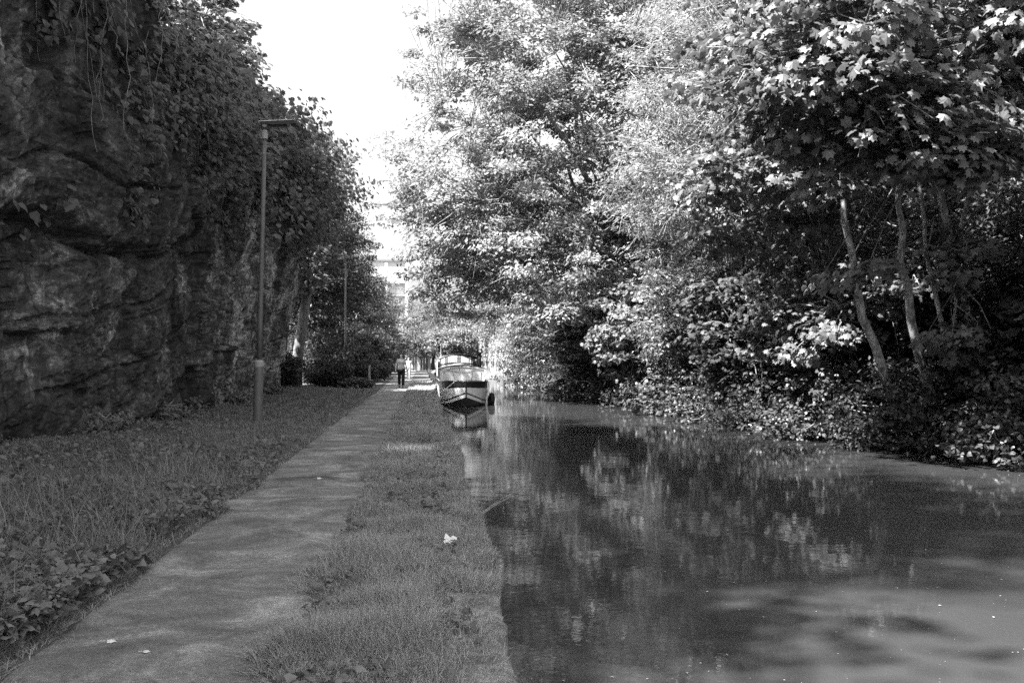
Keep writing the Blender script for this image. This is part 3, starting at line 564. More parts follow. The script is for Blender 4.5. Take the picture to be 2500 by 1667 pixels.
ivy_curtain("sparse creeper over the rock ledge left of the deep crack", 18.5, 24.5, 3.9, 9.0, 1700, 0.15, 'heart', 202, 0.38, M['ivy'], 0.4, 20)
ivy_curtain("thick ivy hanging above the deep crack", 24, 30, 4.0, 9.2, 4200, 0.16, 'palm', 203, 0.52, M['maple'], 0.8, 26)
ivy_curtain("dense leafy curtain over the rock behind the first lamp post", 29, 36.5, 4.4, 9.4, 7000, 0.17, 'palm', 204, 0.66, M['maple'], 1.0, 24)
ivy_curtain("leafy curtain over the far corner of the cliff", 35.5, 43, 5.2, 9.6, 6500, 0.18, 'palm', 205, 0.72, M['maple'], 1.1, 14)
ivy_curtain("small leaved ivy low on the rock near the deep crack", 26, 31, 0.3, 4.6, 900, 0.08, 'heart', 206, 0.25, M['ivy'], 0.1, 6)
ivy_curtain("patch of small creepers at the top left corner of the rock", 12, 18.5, 6.2, 9.3, 2200, 0.15, 'palm', 207, 0.5, M['ivy'], 0.5, 14)

# ------------------------------------------------------------ grass and weeds
def blades(name, n, xf, Yf, h, wd, seed, m, leanx=0.0, kind='stuff', label=None, cat=None, zoff=0.0, flop=0.5, thin=None):
    r = np.random.default_rng(seed); Y = Yf(r, n); x = xf(r, Y)
    if thin is not None:
        kp = ~((x > 0.08) & (Y < 6.5) & (r.random(n) < thin)); x = x[kp]; Y = Y[kp]; n = len(x)
    z = gz(x, Y) + zoff
    hh = h * (0.45 + 0.9 * r.random(n)) * (0.35 + 1.3 * np.clip(fbm(x * 1.6, Y * 1.1, 0, 77, 4) * 0.6 + 0.5, 0, 1.2)) * (0.6 + 0.4 * np.minimum(1, 0.0 + 1))
    ww = wd * (1 + np.maximum(Y - 8, 0) * 0.06)
    a = r.random(n) * 2 * np.pi; dx, dy = np.cos(a), np.sin(a)
    fl = flop * (0.3 + r.random(n)) * hh
    lx = dx * fl + leanx * hh; ly = dy * fl
    px, py = -dy * ww / 2, dx * ww / 2
    B = np.stack([x, Y, z - 0.01], 1); Mi = B + np.stack([lx * 0.35, ly * 0.35, hh * 0.6], 1); T = B + np.stack([lx, ly, hh], 1)
    W = np.stack([px, py, 0 * px], 1)
    v = np.stack([B - W, B + W, Mi + W * 0.7, Mi - W * 0.7, T], 1)
    b = MB(); k = np.arange(n)[:, None] * 5
    b.add(v, (k + np.array([0, 1, 2, 3])).ravel(), 4)
    b2 = (k + np.array([3, 2, 4])).ravel(); b.l.append(b2); b.n.append(np.full(n, 3)); b.m.append(np.zeros(n, int))
    return tag(b.build(name, m), label=label, cat=cat, kind='stuff')
def Ydist(a, c, p=1.0):
    # density falls off with distance
    return lambda r, n: 1 / (1 / a ** p + r.random(n) * (1 / c ** p - 1 / a ** p)) ** (1 / p)
def edgeL(Y): return -2.10 + 0.09 * fbm(Y * 1.7, Y * 0, 0, 21, 4)
def xleft(r, Y): 
    u_ = r.random(len(Y)) ** 1.15; lo = np.maximum(interp(Y, CLIFF_B), -0.46 * Y - 0.4) + 0.1
    return edgeL(Y) - u_ * (edgeL(Y) - lo)
def xright(r, Y): return -0.70 + 0.10 * fbm(Y * 1.9, Y * 0 + 5, 0, 25, 4) + r.random(len(Y)) * (bank_edge(Y) + 0.70)
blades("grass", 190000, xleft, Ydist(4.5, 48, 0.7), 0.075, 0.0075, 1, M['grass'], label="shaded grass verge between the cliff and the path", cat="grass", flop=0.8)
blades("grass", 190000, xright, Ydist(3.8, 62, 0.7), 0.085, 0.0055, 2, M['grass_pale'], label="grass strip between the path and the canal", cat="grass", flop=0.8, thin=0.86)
blades("long_grass", 9000, lambda r, Y: bank_edge(Y) - 0.07 + r.normal(0, 0.05, len(Y)), Ydist(4.2, 60, 0.5), 0.12, 0.006, 3, M['grass_pale'], leanx=0.35, label="long grass drooping over the canal edge", cat="grass", flop=0.7, thin=0.75)
blades("dry_grass", 22000, lambda r, Y: np.where(r.random(len(Y)) < 0.5, edgeL(Y) + r.normal(-0.03, 0.08, len(Y)), -0.70 + 0.10 * fbm(Y * 1.9, Y * 0 + 5, 0, 25, 4) + r.normal(-0.02, 0.05, len(Y))), Ydist(4.2, 40, 0.6), 0.045, 0.006, 4, M['dry'], label="dry pale grass cuttings along both edges of the path", cat="grass", flop=2.2)
blades("dry_grass", 15000, lambda r, Y: 0.20 + r.random(len(Y)) * 0.40, Ydist(4.2, 36, 0.6), 0.05, 0.006, 14, M['dry'], label="dry straw lying near the canal edge", cat="grass", flop=2.0, thin=0.45)
blades("long_grass", 7000, lambda r, Y: -2.2 - r.random(len(Y)) ** 1.2 * (np.minimum(0.46 * Y + 0.4, 6) - 2.3), lambda r, n: 5.5 + 8.5 * r.random(n), 0.22, 0.007, 5, M['grass'], label="long tangled grass among the weeds at the lower left", cat="grass", flop=1.0)
# broad weeds (dock, nettle, bramble): one low mass of ground cover, plus single docks one can pick out
r = np.random.default_rng(55)
b = MB(); n = 26000
Y = Ydist(5.0, 46, 0.9)(r, n); x = xleft(r, Y); k = (fbm(x * 0.8, Y * 0.6, 0, 88, 4) > -0.1 - 0.3 * (Y < 12)); x, Y = x[k], Y[k]; n = len(x)
P = np.stack([x, Y, gz(x, Y) + 0.05 + 0.17 * r.random(n)], 1)
leaves(b, P, np.array([0, 0, 1.0]) + r.normal(0, 0.6, (n, 3)), r.normal(size=(n, 3)), (0.025 + 0.085 * r.random(n) ** 2.2), 'heart')
n = 6000; Y = Ydist(4.5, 46, 0.9)(r, n); x = xright(r, Y); k = (fbm(x * 2.0, Y * 1.0, 0, 89, 4) > 0.05) & (x < 0.3); x, Y = x[k], Y[k]; n = len(x)
P = np.stack([x, Y, gz(x, Y) + 0.03 + 0.06 * r.random(n)], 1)
leaves(b, P, np.array([0, 0, 1.0]) + r.normal(0, 0.6, (n, 3)), r.normal(size=(n, 3)), (0.025 + 0.05 * r.random(n) ** 2), 'heart')
tag(b.build("ground_cover", M['weed']), label="low broad leaved weeds mixed through the grass", cat="weeds", kind="stuff")
def dock(loc, s, seed, label):
    r = np.random.default_rng(seed); root = empty("dock_plant", loc, label=label, cat="weed", group="broad leaved docks in the verge")
    b = MB(); st = MB(); k = 9
    for q in range(k):
        a = q * 2.4 + r.random(); L = s * (0.7 + 0.5 * r.random()); d = np.array([math.cos(a), math.sin(a), 0]); side = np.array([-d[1], d[0], 0])
        prof = [0.25, 0.5, 0.9, 1.0, 0.85, 0.5, 0.06]; vs = []
        for i_, w_ in enumerate(prof):
            t_ = i_ / 6; c_ = d * L * (0.12 + t_ * 0.85) + np.array([0, 0, L * (0.15 + 0.95 * t_ - 1.0 * t_ * t_)])
            wv = 0.17 * L * w_ * (1 + 0.1 * r.normal())
            vs += [c_ - side * wv + [0, 0, 0.03 * s], c_, c_ + side * wv + [0, 0, 0.03 * s]]
        f = []
        for i_ in range(6):
            for j_ in (0, 1): f.append((i_ * 3 + j_, i_ * 3 + j_ + 1, i_ * 3 + j_ + 4, i_ * 3 + j_ + 3))
        b.add(vs, f); st.tube([(0, 0, -0.02), tuple(vs[1])], [0.006, 0.004], 4)
    b.build("foliage", M['weed'], root, smooth=True); st.build("stem", M['twig'], root)
dk = [(-2.75, 6.5, .22, "dock near the lower left edge of the path"), (-3.1, 7.6, .26, "broadest dock in the lower left corner"), (-2.7, 8.6, .2, "dock beside the path above the corner weeds"), (-3.6, 9.6, .27, "dock among the long grass on the left"), (-3.0, 10.6, .2, "dock halfway between rock and path"), (-2.55, 11.8, .18, "small dock close to the path edge"), (-4.2, 12.5, .25, "dock in the dark weeds below the rock"), (-3.3, 14, .2, "dock farthest up the left verge"), (-0.25, 5.6, .12, "dock on the canal side by the stone"), (-0.35, 7.3, .11, "dock in the middle of the canal side strip"), (-.1, 9.2, .11, "dock farther up the canal side strip")]
for i, (x, Y, s, lab) in enumerate(dk): dock((x, Y, G(x, Y)), s, 300 + i, lab)

# coping stones at the near canal edge
def worn_block(name, loc, d, seed, label, rz=0.0, group=None):
    nx, ny = 14, 26; X, Y = np.meshgrid(np.linspace(-d[0] / 2, d[0] / 2, nx), np.linspace(-d[1] / 2, d[1] / 2, ny))
    edge = np.minimum(np.minimum(X + d[0] / 2, d[0] / 2 - X), np.minimum(Y + d[1] / 2, d[1] / 2 - Y))
    Z = 0.012 * fbm(X * 9, Y * 9, 0, seed, 4) - 0.035 * np.exp(-edge / 0.02)
    X = X + 0.012 * fbm(Y * 7, X * 0, 0, seed + 3, 3) * (np.abs(X) > d[0] * 0.4)
    b = MB(); i = np.arange(ny - 1)[:, None] * nx + np.arange(nx - 1)[None, :]; b.add(np.stack([X, Y, Z], -1), np.stack([i, i + 1, i + nx + 1, i + nx], -1), 4)
    V = np.stack([X, Y, Z], -1)
    for e in (V[0], V[-1][::-1], V[:, -1], V[:, 0][::-1]):
        q = len(e); lo = e.copy(); lo[:, 2] = -d[2]; j = np.arange(q - 1); b.add(np.concatenate([e, lo]), np.stack([j + q, j + 1 + q, j + 1, j], -1), 4)
    o = b.build(name, M['stone'], smooth=True, loc=loc); o.rotation_euler = (0, 0, rz); return tag(o, label=label, cat="stone", group=group)
worn_block("coping_stone", (0.27, 5.05, 0.09), (0.36, 0.95, 0.5), 401, "flat mossy coping stone at the bottom edge of the photo", group="coping stones of the canal edge")
worn_block("coping_stone", (0.31, 6.02, 0.08), (0.34, 0.92, 0.5), 402, "coping stone half under straw, second from the camera", group="coping stones of the canal edge")
worn_block("coping_stone", (0.26, 4.08, 0.09), (0.36, 0.92, 0.5), 403, "coping stone nearest the camera", group="coping stones of the canal edge")
worn_block("flat_stone", (-0.22, 5.72, 0.062), (0.34, 0.16, 0.2), 404, "flat stone bedded in the grass between path and coping", rz=0.1)

# litter, fallen leaves, floating specks
r = np.random.default_rng(66)
X, Y = np.meshgrid(np.linspace(-0.055, 0.055, 7), np.linspace(-0.05, 0.05, 6)); Z = 0.03 * fbm(X * 30, Y * 30, 0, 5, 2) + 0.02
X = X + 0.012 * fbm(Y * 25, Y * 0, 0, 8, 2); b = MB(); i = np.arange(5)[:, None] * 7 + np.arange(6)[None, :]; b.add(np.stack([X, Y, Z + 0.03], -1), np.stack([i, i + 1, i + 8, i + 7], -1), 4)
b.add([(-0.02, 0.05, 0.05), (0.03, 0.045, 0.05), (-0.03, 0.09, 0.10), (-0.045, 0.05, 0.06)], [(0, 1, 2, 3)])
tag(b.build("paper_litter", M['white'], loc=(0.225, 8.2, G(0.2, 8.2))), label="crumpled white scrap of paper on the grass by the canal", cat="litter")
for (x, Y, s, lab) in ((-1.72, 5.72, .028, "pale fallen leaf flat on the lower left of the path"), (-1.47, 5.5, .020, "small fallen leaf with a stalk on the lower path"), (-1.33, 13.1, .04, "curled pale leaf lying in the damp patch")):
    b = MB(); leaves(b, np.array([[0, 0, 0.012]]), np.array([[0.1, -0.2, 1.0]]), np.array([[1.0, 0.3, 0]]), s * 2, 'heart'); b.tube([(-s, 0, 0.01), (-s * 1.8, -s * 0.4, 0.012)], 0.0015, 4)
    tag(b.build("fallen_leaf", M['cream'], loc=(x, Y, 0.016)), label=lab, cat="leaf", group="fallen leaves on the path")
b = MB(); n = 480; Y = Ydist(4.5, 40, 0.8)(r, n); x = 0.9 + r.random(n) * np.minimum(right_bank(Y) - 1.2, Y * 0.75)
leaves(b, np.stack([x, Y, np.full(n, -0.474)], 1), np.array([0, 0, 1.0]) + r.normal(0, 0.05, (n, 3)), r.normal(size=(n, 3)) * [1, 1, 0], 0.009 + 0.03 * r.random(n) ** 4, 'oval')
tag(b.build("floating_specks", M['wood']), label="pale petals and specks floating on the water", cat="debris", kind="stuff")
# twigs sticking out from the bank
root = empty("bank_twigs", (0.66, 10.6, -0.1), label="bare twigs reaching over the water from the grassy edge", cat="twigs")
for q in range(7):
    b = MB(); a = r.uniform(-0.5, 0.9); L = r.uniform(0.25, 0.6); e = np.array([L * math.cos(a), -L * 0.3 * math.sin(a), 0.12 + 0.3 * r.random()])
    b.tube(curve(np.array([-.05, 0.02 * q, 0.0]), e, 0.03, 5, r, 0.012), np.linspace(0.005, 0.002, 5), 4); b.build("twig", M['wood'], root)

# ------------------------------------------------------------ lamp posts
def lamp_post(loc, label, tilt=(0, 0, 0)):
    root = empty("lamp_post", loc, label=label, cat="lamp post", group="lamp posts along the towpath"); root.rotation_euler = tilt; root.scale = (1, 1, 1.04)
    b = MB(); b.lathe([(0.105, -0.3), (0.104, 0.0), (0.103, 1.18), (0.098, 1.2)], 20); b.build("base_shaft", M['steel'], root, smooth=True)
    b = MB(); b.lathe([(0.100, 1.205), (0.106, 1.215), (0.106, 1.30), (0.098, 1.33), (0.072, 1.36)], 20); b.box((0.10, -0.02, 1.27), (0.03, 0.03, 0.07)); b.box((-0.10, 0.0, 1.25), (0.03, 0.03, 0.05)); b.build("collar", M['steel_pale'], root, smooth=False)
    b = MB(); b.lathe([(0.058, 1.34), (0.056, 2.2), (0.053, 4.0), (0.046, 6.22)], 16); b.build("pole", M['steel'], root, smooth=True)
    b = MB(); b.lathe([(0.068, 6.20), (0.069, 6.21), (0.069, 6.37), (0.055, 6.40)], 16); b.tube([(-0.02, 0, 6.22), (-0.095, 0, 6.22)], 0.008, 6); b.build("top_sleeve", M['steel_pale'], root, smooth=False)
    # head: bracket then a slim flat luminaire pointing over the path
    b = MB(); b.prism([(-0.055, 6.39), (0.10, 6.40), (0.19, 6.47), (0.34, 6.515), (0.34, 6.55), (-0.09, 6.53), (-0.085, 6.50), (-0.05, 6.44)], -0.06, 0.06); h = b.build("bracket", M['steel_dark'], root)
    b = MB(); b.prism([(-0.11, 6.545), (0.66, 6.615), (0.72, 6.585), (0.70, 6.545), (0.20, 6.495), (-0.10, 6.53)], -0.13, 0.13); h = b.build("lamp_head", M['steel_dark'], root)
    b = MB(); b.prism([(-0.12, 6.553), (0.655, 6.622), (0.66, 6.636), (-0.12, 6.567)], -0.135, 0.135); b.build("top_plate", M['white'], h)
    b = MB(); b.prism([(0.22, 6.512), (0.58, 6.537), (0.57, 6.530), (0.23, 6.505)], -0.10, 0.10); b.build("lens", M['lens'], h)
    b = MB(); b.prism([(-0.05, 6.52), (-0.05, 6.47), (-0.02, 6.45), (0.03, 6.45), (0.06, 6.50), (0.06, 6.52)], -0.075, -0.062); b.build("cover_plate", M['steel_pale'], h)
    return root
lamp_post((-3.72, 23.04, 0.1), "grey lamp post standing in the grass close to the cliff", (0, R(1.2), 0))
lamp_post((-4.2, 55.25, 0.15), "distant grey lamp post in front of the dark bushes")
root = empty("wooden_post", (-2.72, 52.0, 0.0), label="short pale wooden post at the edge of the path", cat="post")
b = MB(); b.prism([(-0.05, -0.3), (0.05, -0.3), (0.05, 1.10), (0.0, 1.16), (-0.05, 1.11)], -0.05, 0.05); b.build("post", M['wood'], root)

# ------------------------------------------------------------ boats
def hull_mesh(L, half, rows, mats_idx, bow=2.4, z_st=1.03, z_mid=0.98):
    ysn = np.array([0, 0.05, 0.15, 0.3, 0.5, 0.8, 1.2, 1.7, 2.1, 2.4, 3.0, 4.0, L - 1.5, L - 0.7, L - 0.2, L])
    bb = np.interp(ysn, [0, 0.05, 0.15, 0.3, 0.5, 0.8, 1.2, 1.7, 2.4, 3.2, L - 1.5, L - 0.7, L - 0.2, L], [0.02, 0.12, 0.27, 0.43, 0.58, 0.74, 0.88, 0.98, 1.06, 1.09, 1.09, 0.98, 0.6, 0.35]) / 1.09 * half
    f = np.minimum(1, bb / (0.97 * half)); f[ysn > 2] = 1.0
    b = MB()
    for s in (-1, 1):
        V = []
        for (zs, zm) in rows:
            z = zs + (zm - zs) * f; wf = 0.9 + 0.1 * np.clip(z, -0.3, 1)
            V.append(np.stack([s * bb * wf, ysn, z], 1))
        V = np.array(V); nr_, nc = V.shape[:2]
        c0 = 0
        for i in range(nr_ - 1):
            j = np.arange(nc - 1); q = np.stack([i * nc + j, i * nc + j + 1, (i + 1) * nc + j + 1, (i + 1) * nc + j], -1)
            if s > 0: q = q[:, ::-1]
            b.add(np.concatenate([V[i], V[i + 1]]), np.stack([j, j + 1, j + 1 + nc, j + nc], -1) if s < 0 else np.stack([j + nc, j + 1 + nc, j + 1, j], -1), 4, mats_idx[i])
    return b, ysn, bb
BX, BY, WZ = 1.80, 41.1, -0.48
boat = empty("narrowboat", (BX, BY, WZ), label="pale narrowboat with black chevron stripes and white front moored at the bank", cat="boat", group="narrowboats moored along the towpath")
rows = [(-0.4, -0.4), (0.40, 0.02), (0.54, 0.12), (0.60, 0.18), (0.79, 0.72), (1.03, 0.98)]
b, yb, hb = hull_mesh(12.5, 1.09, rows, [0, 2, 0, 1, 0])
hull = b.build("hull", [M['black'], M['panel'], M['strip']], boat)
b = MB(); b.tube([(0, -0.03, -0.35), (0, -0.04, 0.5), (0, -0.03, 1.07)], [0.025, 0.03, 0.03], 8); b.build("stem_post", M['black'], hull)
# gunwale rail and deck
b = MB()
for s in (-1, 1): b.tube(np.stack([s * hb * 1.0, yb, np.where(yb < 2.4, 1.03 - 0.05 * yb / 2.4, 0.98)], 1)[:13], 0.03, 6)
b.build("gunwale", M['black'], boat, smooth=True)
b = MB(); dl = np.stack([-hb * 0.97, yb, np.full(len(yb), 0.95)], 1); dr_ = dl * [-1, 1, 1]; j = np.arange(len(yb) - 1); q = len(yb)
b.add(np.concatenate([dl, dr_]), np.stack([j, j + q, j + q + 1, j + 1], -1), 4); b.build("deck", M['grey'], boat)
b = MB(); b.box((-0.05, 0.45, 1.0), (0.34, 0.16, 0.08)); b.box((-0.05, 0.5, 1.08), (0.10, 0.10, 0.12)); b.box((-0.05, 0.5, 1.15), (0.20, 0.05, 0.04)); b.build("mooring_stud", M['brass'], boat)
b = MB(); b.box((-0.42, 0.9, 1.01), (0.16, 0.2, 0.10)); b.build("deck_locker", M['steel_pale'], boat)
def arch(hw, zb, zs, zt, n=12, corner=0.1):
    """outline: bottom zb, sides to zs, crowned to zt"""
    a = np.linspace(-1, 1, n); top = [(hw * q, zs + (zt - zs) * (1 - abs(q) ** 2.2)) for q in a[::-1]]
    return [(-hw * 1.0, zb), (hw * 1.0, zb)] + top
YC = 3.7
b = MB(); b.prism(arch(1.0, 0.9, 1.49, 1.64), YC, YC + 0.05); cr = b.build("cratch_board", M['white'], boat)
# pale curtain panel behind a dark arched frame
wo = arch(0.83, 0.995, 1.40, 1.565)
b = MB(); b.prism(wo, YC - 0.012, YC - 0.002); b.build("curtain", M['cream'], cr)
b = MB(); lp = [(x, YC - 0.02, z) for x, z in wo] ; b.tube(lp + [lp[0]], 0.011, 5); b.build("window_frame", M['grey'], cr)
b = MB()
b.tube([(-0.45, YC - 0.025, 1.42), (-0.33, YC - 0.025, 0.93)], 0.009, 4); b.tube([(0.47, YC - 0.025, 1.42), (0.38, YC - 0.025, 0.95)], 0.009, 4)
b.tube([(-0.72, YC - 0.025, 1.44), (-0.45, YC - 0.025, 1.42), (-0.2, YC - 0.025, 1.36), (0.05, YC - 0.025, 1.345), (0.3, YC - 0.025, 1.38), (0.72, YC - 0.025, 1.47)], 0.008, 4); b.tube([(-0.15, YC - 0.025, 1.55), (-0.13, YC - 0.025, 1.46)], 0.01, 4)
b.build("curtain_cord", M['grey'], cr)
b = MB(); b.prism(arch(0.99, 0.9, 1.47, 1.62), YC + 0.06, 11.0); cab = b.build("cabin", M['black'], boat)
b = MB(); a = np.linspace(-1.06, 1.06, 15); b.tube([(q, YC - 0.04, 1.50 + 0.155 * (1 - (abs(q) / 1.06) ** 2.2)) for q in a], 0.022, 6); b.tube([(q, YC + 0.4, 1.52 + 0.155 * (1 - (abs(q) / 1.06) ** 2.2)) for q in a], 0.02, 6)
b.build("roof_rim", M['black'], boat, smooth=True)
b = MB(); b.prism(arch(1.02, 1.50, 1.52, 1.67), YC + 0.05, YC + 3.2); b.build("roof", M['grey'], boat)
b = MB(); b.prism(arch(0.42, 1.66, 1.68, 1.76), YC + 0.9, YC + 2.2); b.build("roof_hatch", M['steel_pale'], boat)
# wheelhouse canopy with see-through windows
yc = 6.6
zs, zt = 1.93, 2.16
for k_, yy in enumerate((yc, yc + 2.6)):
    can = MB()
    lo = [(q, yy, zs + (zt - zs) * (1 - (abs(q) / 0.97) ** 2.2)) for q in np.linspace(-0.97, 0.97, 13)]
    can.tube(lo, 0.035, 6); can.tube([(-0.97, yy, 1.5), (-0.97, yy, zs)], 0.045, 6); can.tube([(0.97, yy, 1.5), (0.97, yy, zs)], 0.045, 6)
    for q in (-0.62, 0.0, 0.56): can.tube([(q, yy, 1.6), (q, yy, zs + (zt - zs) * (1 - (abs(q) / 0.97) ** 2.2))], 0.035 if q == 0 else 0.028, 6)
    can.tube([(q, yy, 1.64 + 0.1 * (1 - (abs(q) / 0.97) ** 2.2)) for q in np.linspace(-0.97, 0.97, 9)], 0.04, 6)
    cn = can.build("canopy_frame", M['black'], boat, smooth=True)
b = MB(); q = np.linspace(-1.0, 1.0, 15); zz = zs + 0.03 + (zt - zs) * (1 - np.abs(q) ** 2.2); top = [(x, z) for x, z in zip(q, zz)]; b.prism(top + [(x, z - 0.02) for x, z in top[::-1]], yc - 0.05, yc + 2.65); b.build("canopy_top", M['grey'], boat)
for s in (-1, 1):
    b = MB(); b.box((s * 0.97, yc + 1.3, 1.72), (0.015, 2.5, 0.4)); b.build("canopy_side", M['glass'] if s > 0 else M['black'], boat)
for (x0, x1) in ((-0.60, -0.03), (0.03, 0.54)):
    b = MB(); b.box(((x0 + x1) / 2, yc, 1.87), (x1 - x0, 0.01, 0.32)); b.build("window", M['glass'], boat)
b = MB(); b.lathe([(0.115, 1.58), (0.105, 1.62), (0.10, 2.2)], 12, c=(0.86, 5.6, 0)); ch = b.build("chimney", M['black'], boat, smooth=True)
ch.rotation_euler = (0, 0, 0)
b = MB(); aa = np.linspace(0, 2 * np.pi, 15); b.tube([(0.90 + 0.10 * math.cos(t_), 5.6, 2.31 + 0.10 * math.sin(t_)) for t_ in aa], 0.03, 6); b.lathe([(0.13, 2.17), (0.14, 2.2), (0.12, 2.26), (0.02, 2.29)], 12, c=(0.84, 5.6, 0)); b.box((0.76, 5.6, 2.3), (0.12, 0.1, 0.14)); b.build("chimney_cap", M['black'], ch, smooth=True)
b = MB(); b.tube([(-0.93, 7.0, 1.6), (-0.90, 7.0, 2.72)], 0.014, 5); b.build("aerial", M['steel_pale'], boat)
# tyre fender on the canal side
b = MB(); nn, mm = 24, 8; V = []
for i in range(nn):
    a = 2 * np.pi * i / nn
    for j in range(mm):
        c = 2 * np.pi * j / mm; rr_ = 0.24 + 0.09 * math.cos(c); V.append((0.10 * math.sin(c), rr_ * math.cos(a), rr_ * math.sin(a)))
F = [(i * mm + j, ((i + 1) % nn) * mm + j, ((i + 1) % nn) * mm + (j + 1) % mm, i * mm + (j + 1) % mm) for i in range(nn) for j in range(mm)]
b.add(V, F); ty = b.build("tyre_fender", M['rubber'], smooth=True, loc=(BX + 1.20, BY + 2.3, WZ + 0.17)); ty.rotation_euler = (0, R(6), R(12)); tag(ty, label="black tyre fender hanging at the waterline on the boat's canal side", cat="fender")
b = MB(); b.tube([(1.08, 2.3, 1.0), (1.11, 2.3, 0.36)], 0.012, 5); b.build("fender_rope", M['rope'], boat)
for (p0, p1, lab) in (((BX - 0.95, BY + 1.6, WZ + 1.02), (0.14, 39.3, 0.05), "pale mooring rope running to the bank from the boat's left shoulder"), ((BX - 0.40, BY + 0.6, WZ + 1.06), (0.40, 38.5, 0.03), "pale mooring rope running to the bank from the bow")):
    p0, p1 = np.array(p0), np.array(p1); o = empty("mooring_rope", p1, label=lab, cat="rope", group="mooring ropes of the front boat")
    b = MB(); b.tube(curve(p0 - p1, p1 - p1, -0.04, 9), 0.013, 5); b.build("rope", M['rope'], o)
    b = MB(); b.tube([(0, 0, -0.15), (0.02, 0.05, 0.12)], 0.012, 6); b.build("mooring_pin", M['steel'], o)
# second boat behind
boat2 = empty("narrowboat", (1.86, 55.2, WZ), label="second narrowboat with pale canvas cover moored behind the chevron striped boat", cat="boat", group="narrowboats moored along the towpath")
b, yb, hb = hull_mesh(14, 1.09, [(-0.4, -0.4), (0.5, 0.2), (0.8, 0.6), (1.05, 0.95)], [0, 1, 0]); b.build("hull", [M['black'], M['grey']], boat2)
b = MB(); b.prism(arch(0.95, 0.85, 1.5, 1.66), 4.2, 12.6); cab = b.build("cabin", M['black'], boat2)
b = MB(); b.prism(arch(1.0, 0.9, 1.8, 2.12), 1.8, 4.15); b.build("canvas_cover", M['cream'], boat2)
for k in range(4):
    for s in (-1, 1):
        b = MB(); b.box((s * 0.952, 5.2 + k * 1.8, 1.22), (0.03, 0.8, 0.34)); b.build("window", M['glass_dark'], boat2)
b = MB(); b.box((-0.6, 7.0, 1.74), (0.35, 1.2, 0.18)); b.build("roof_box", M['white'], boat2)
b = MB(); b.lathe([(0.07, 1.6), (0.065, 2.1)], 10, c=(0.5, 6, 0)); b.build("chimney", M['black'], boat2)

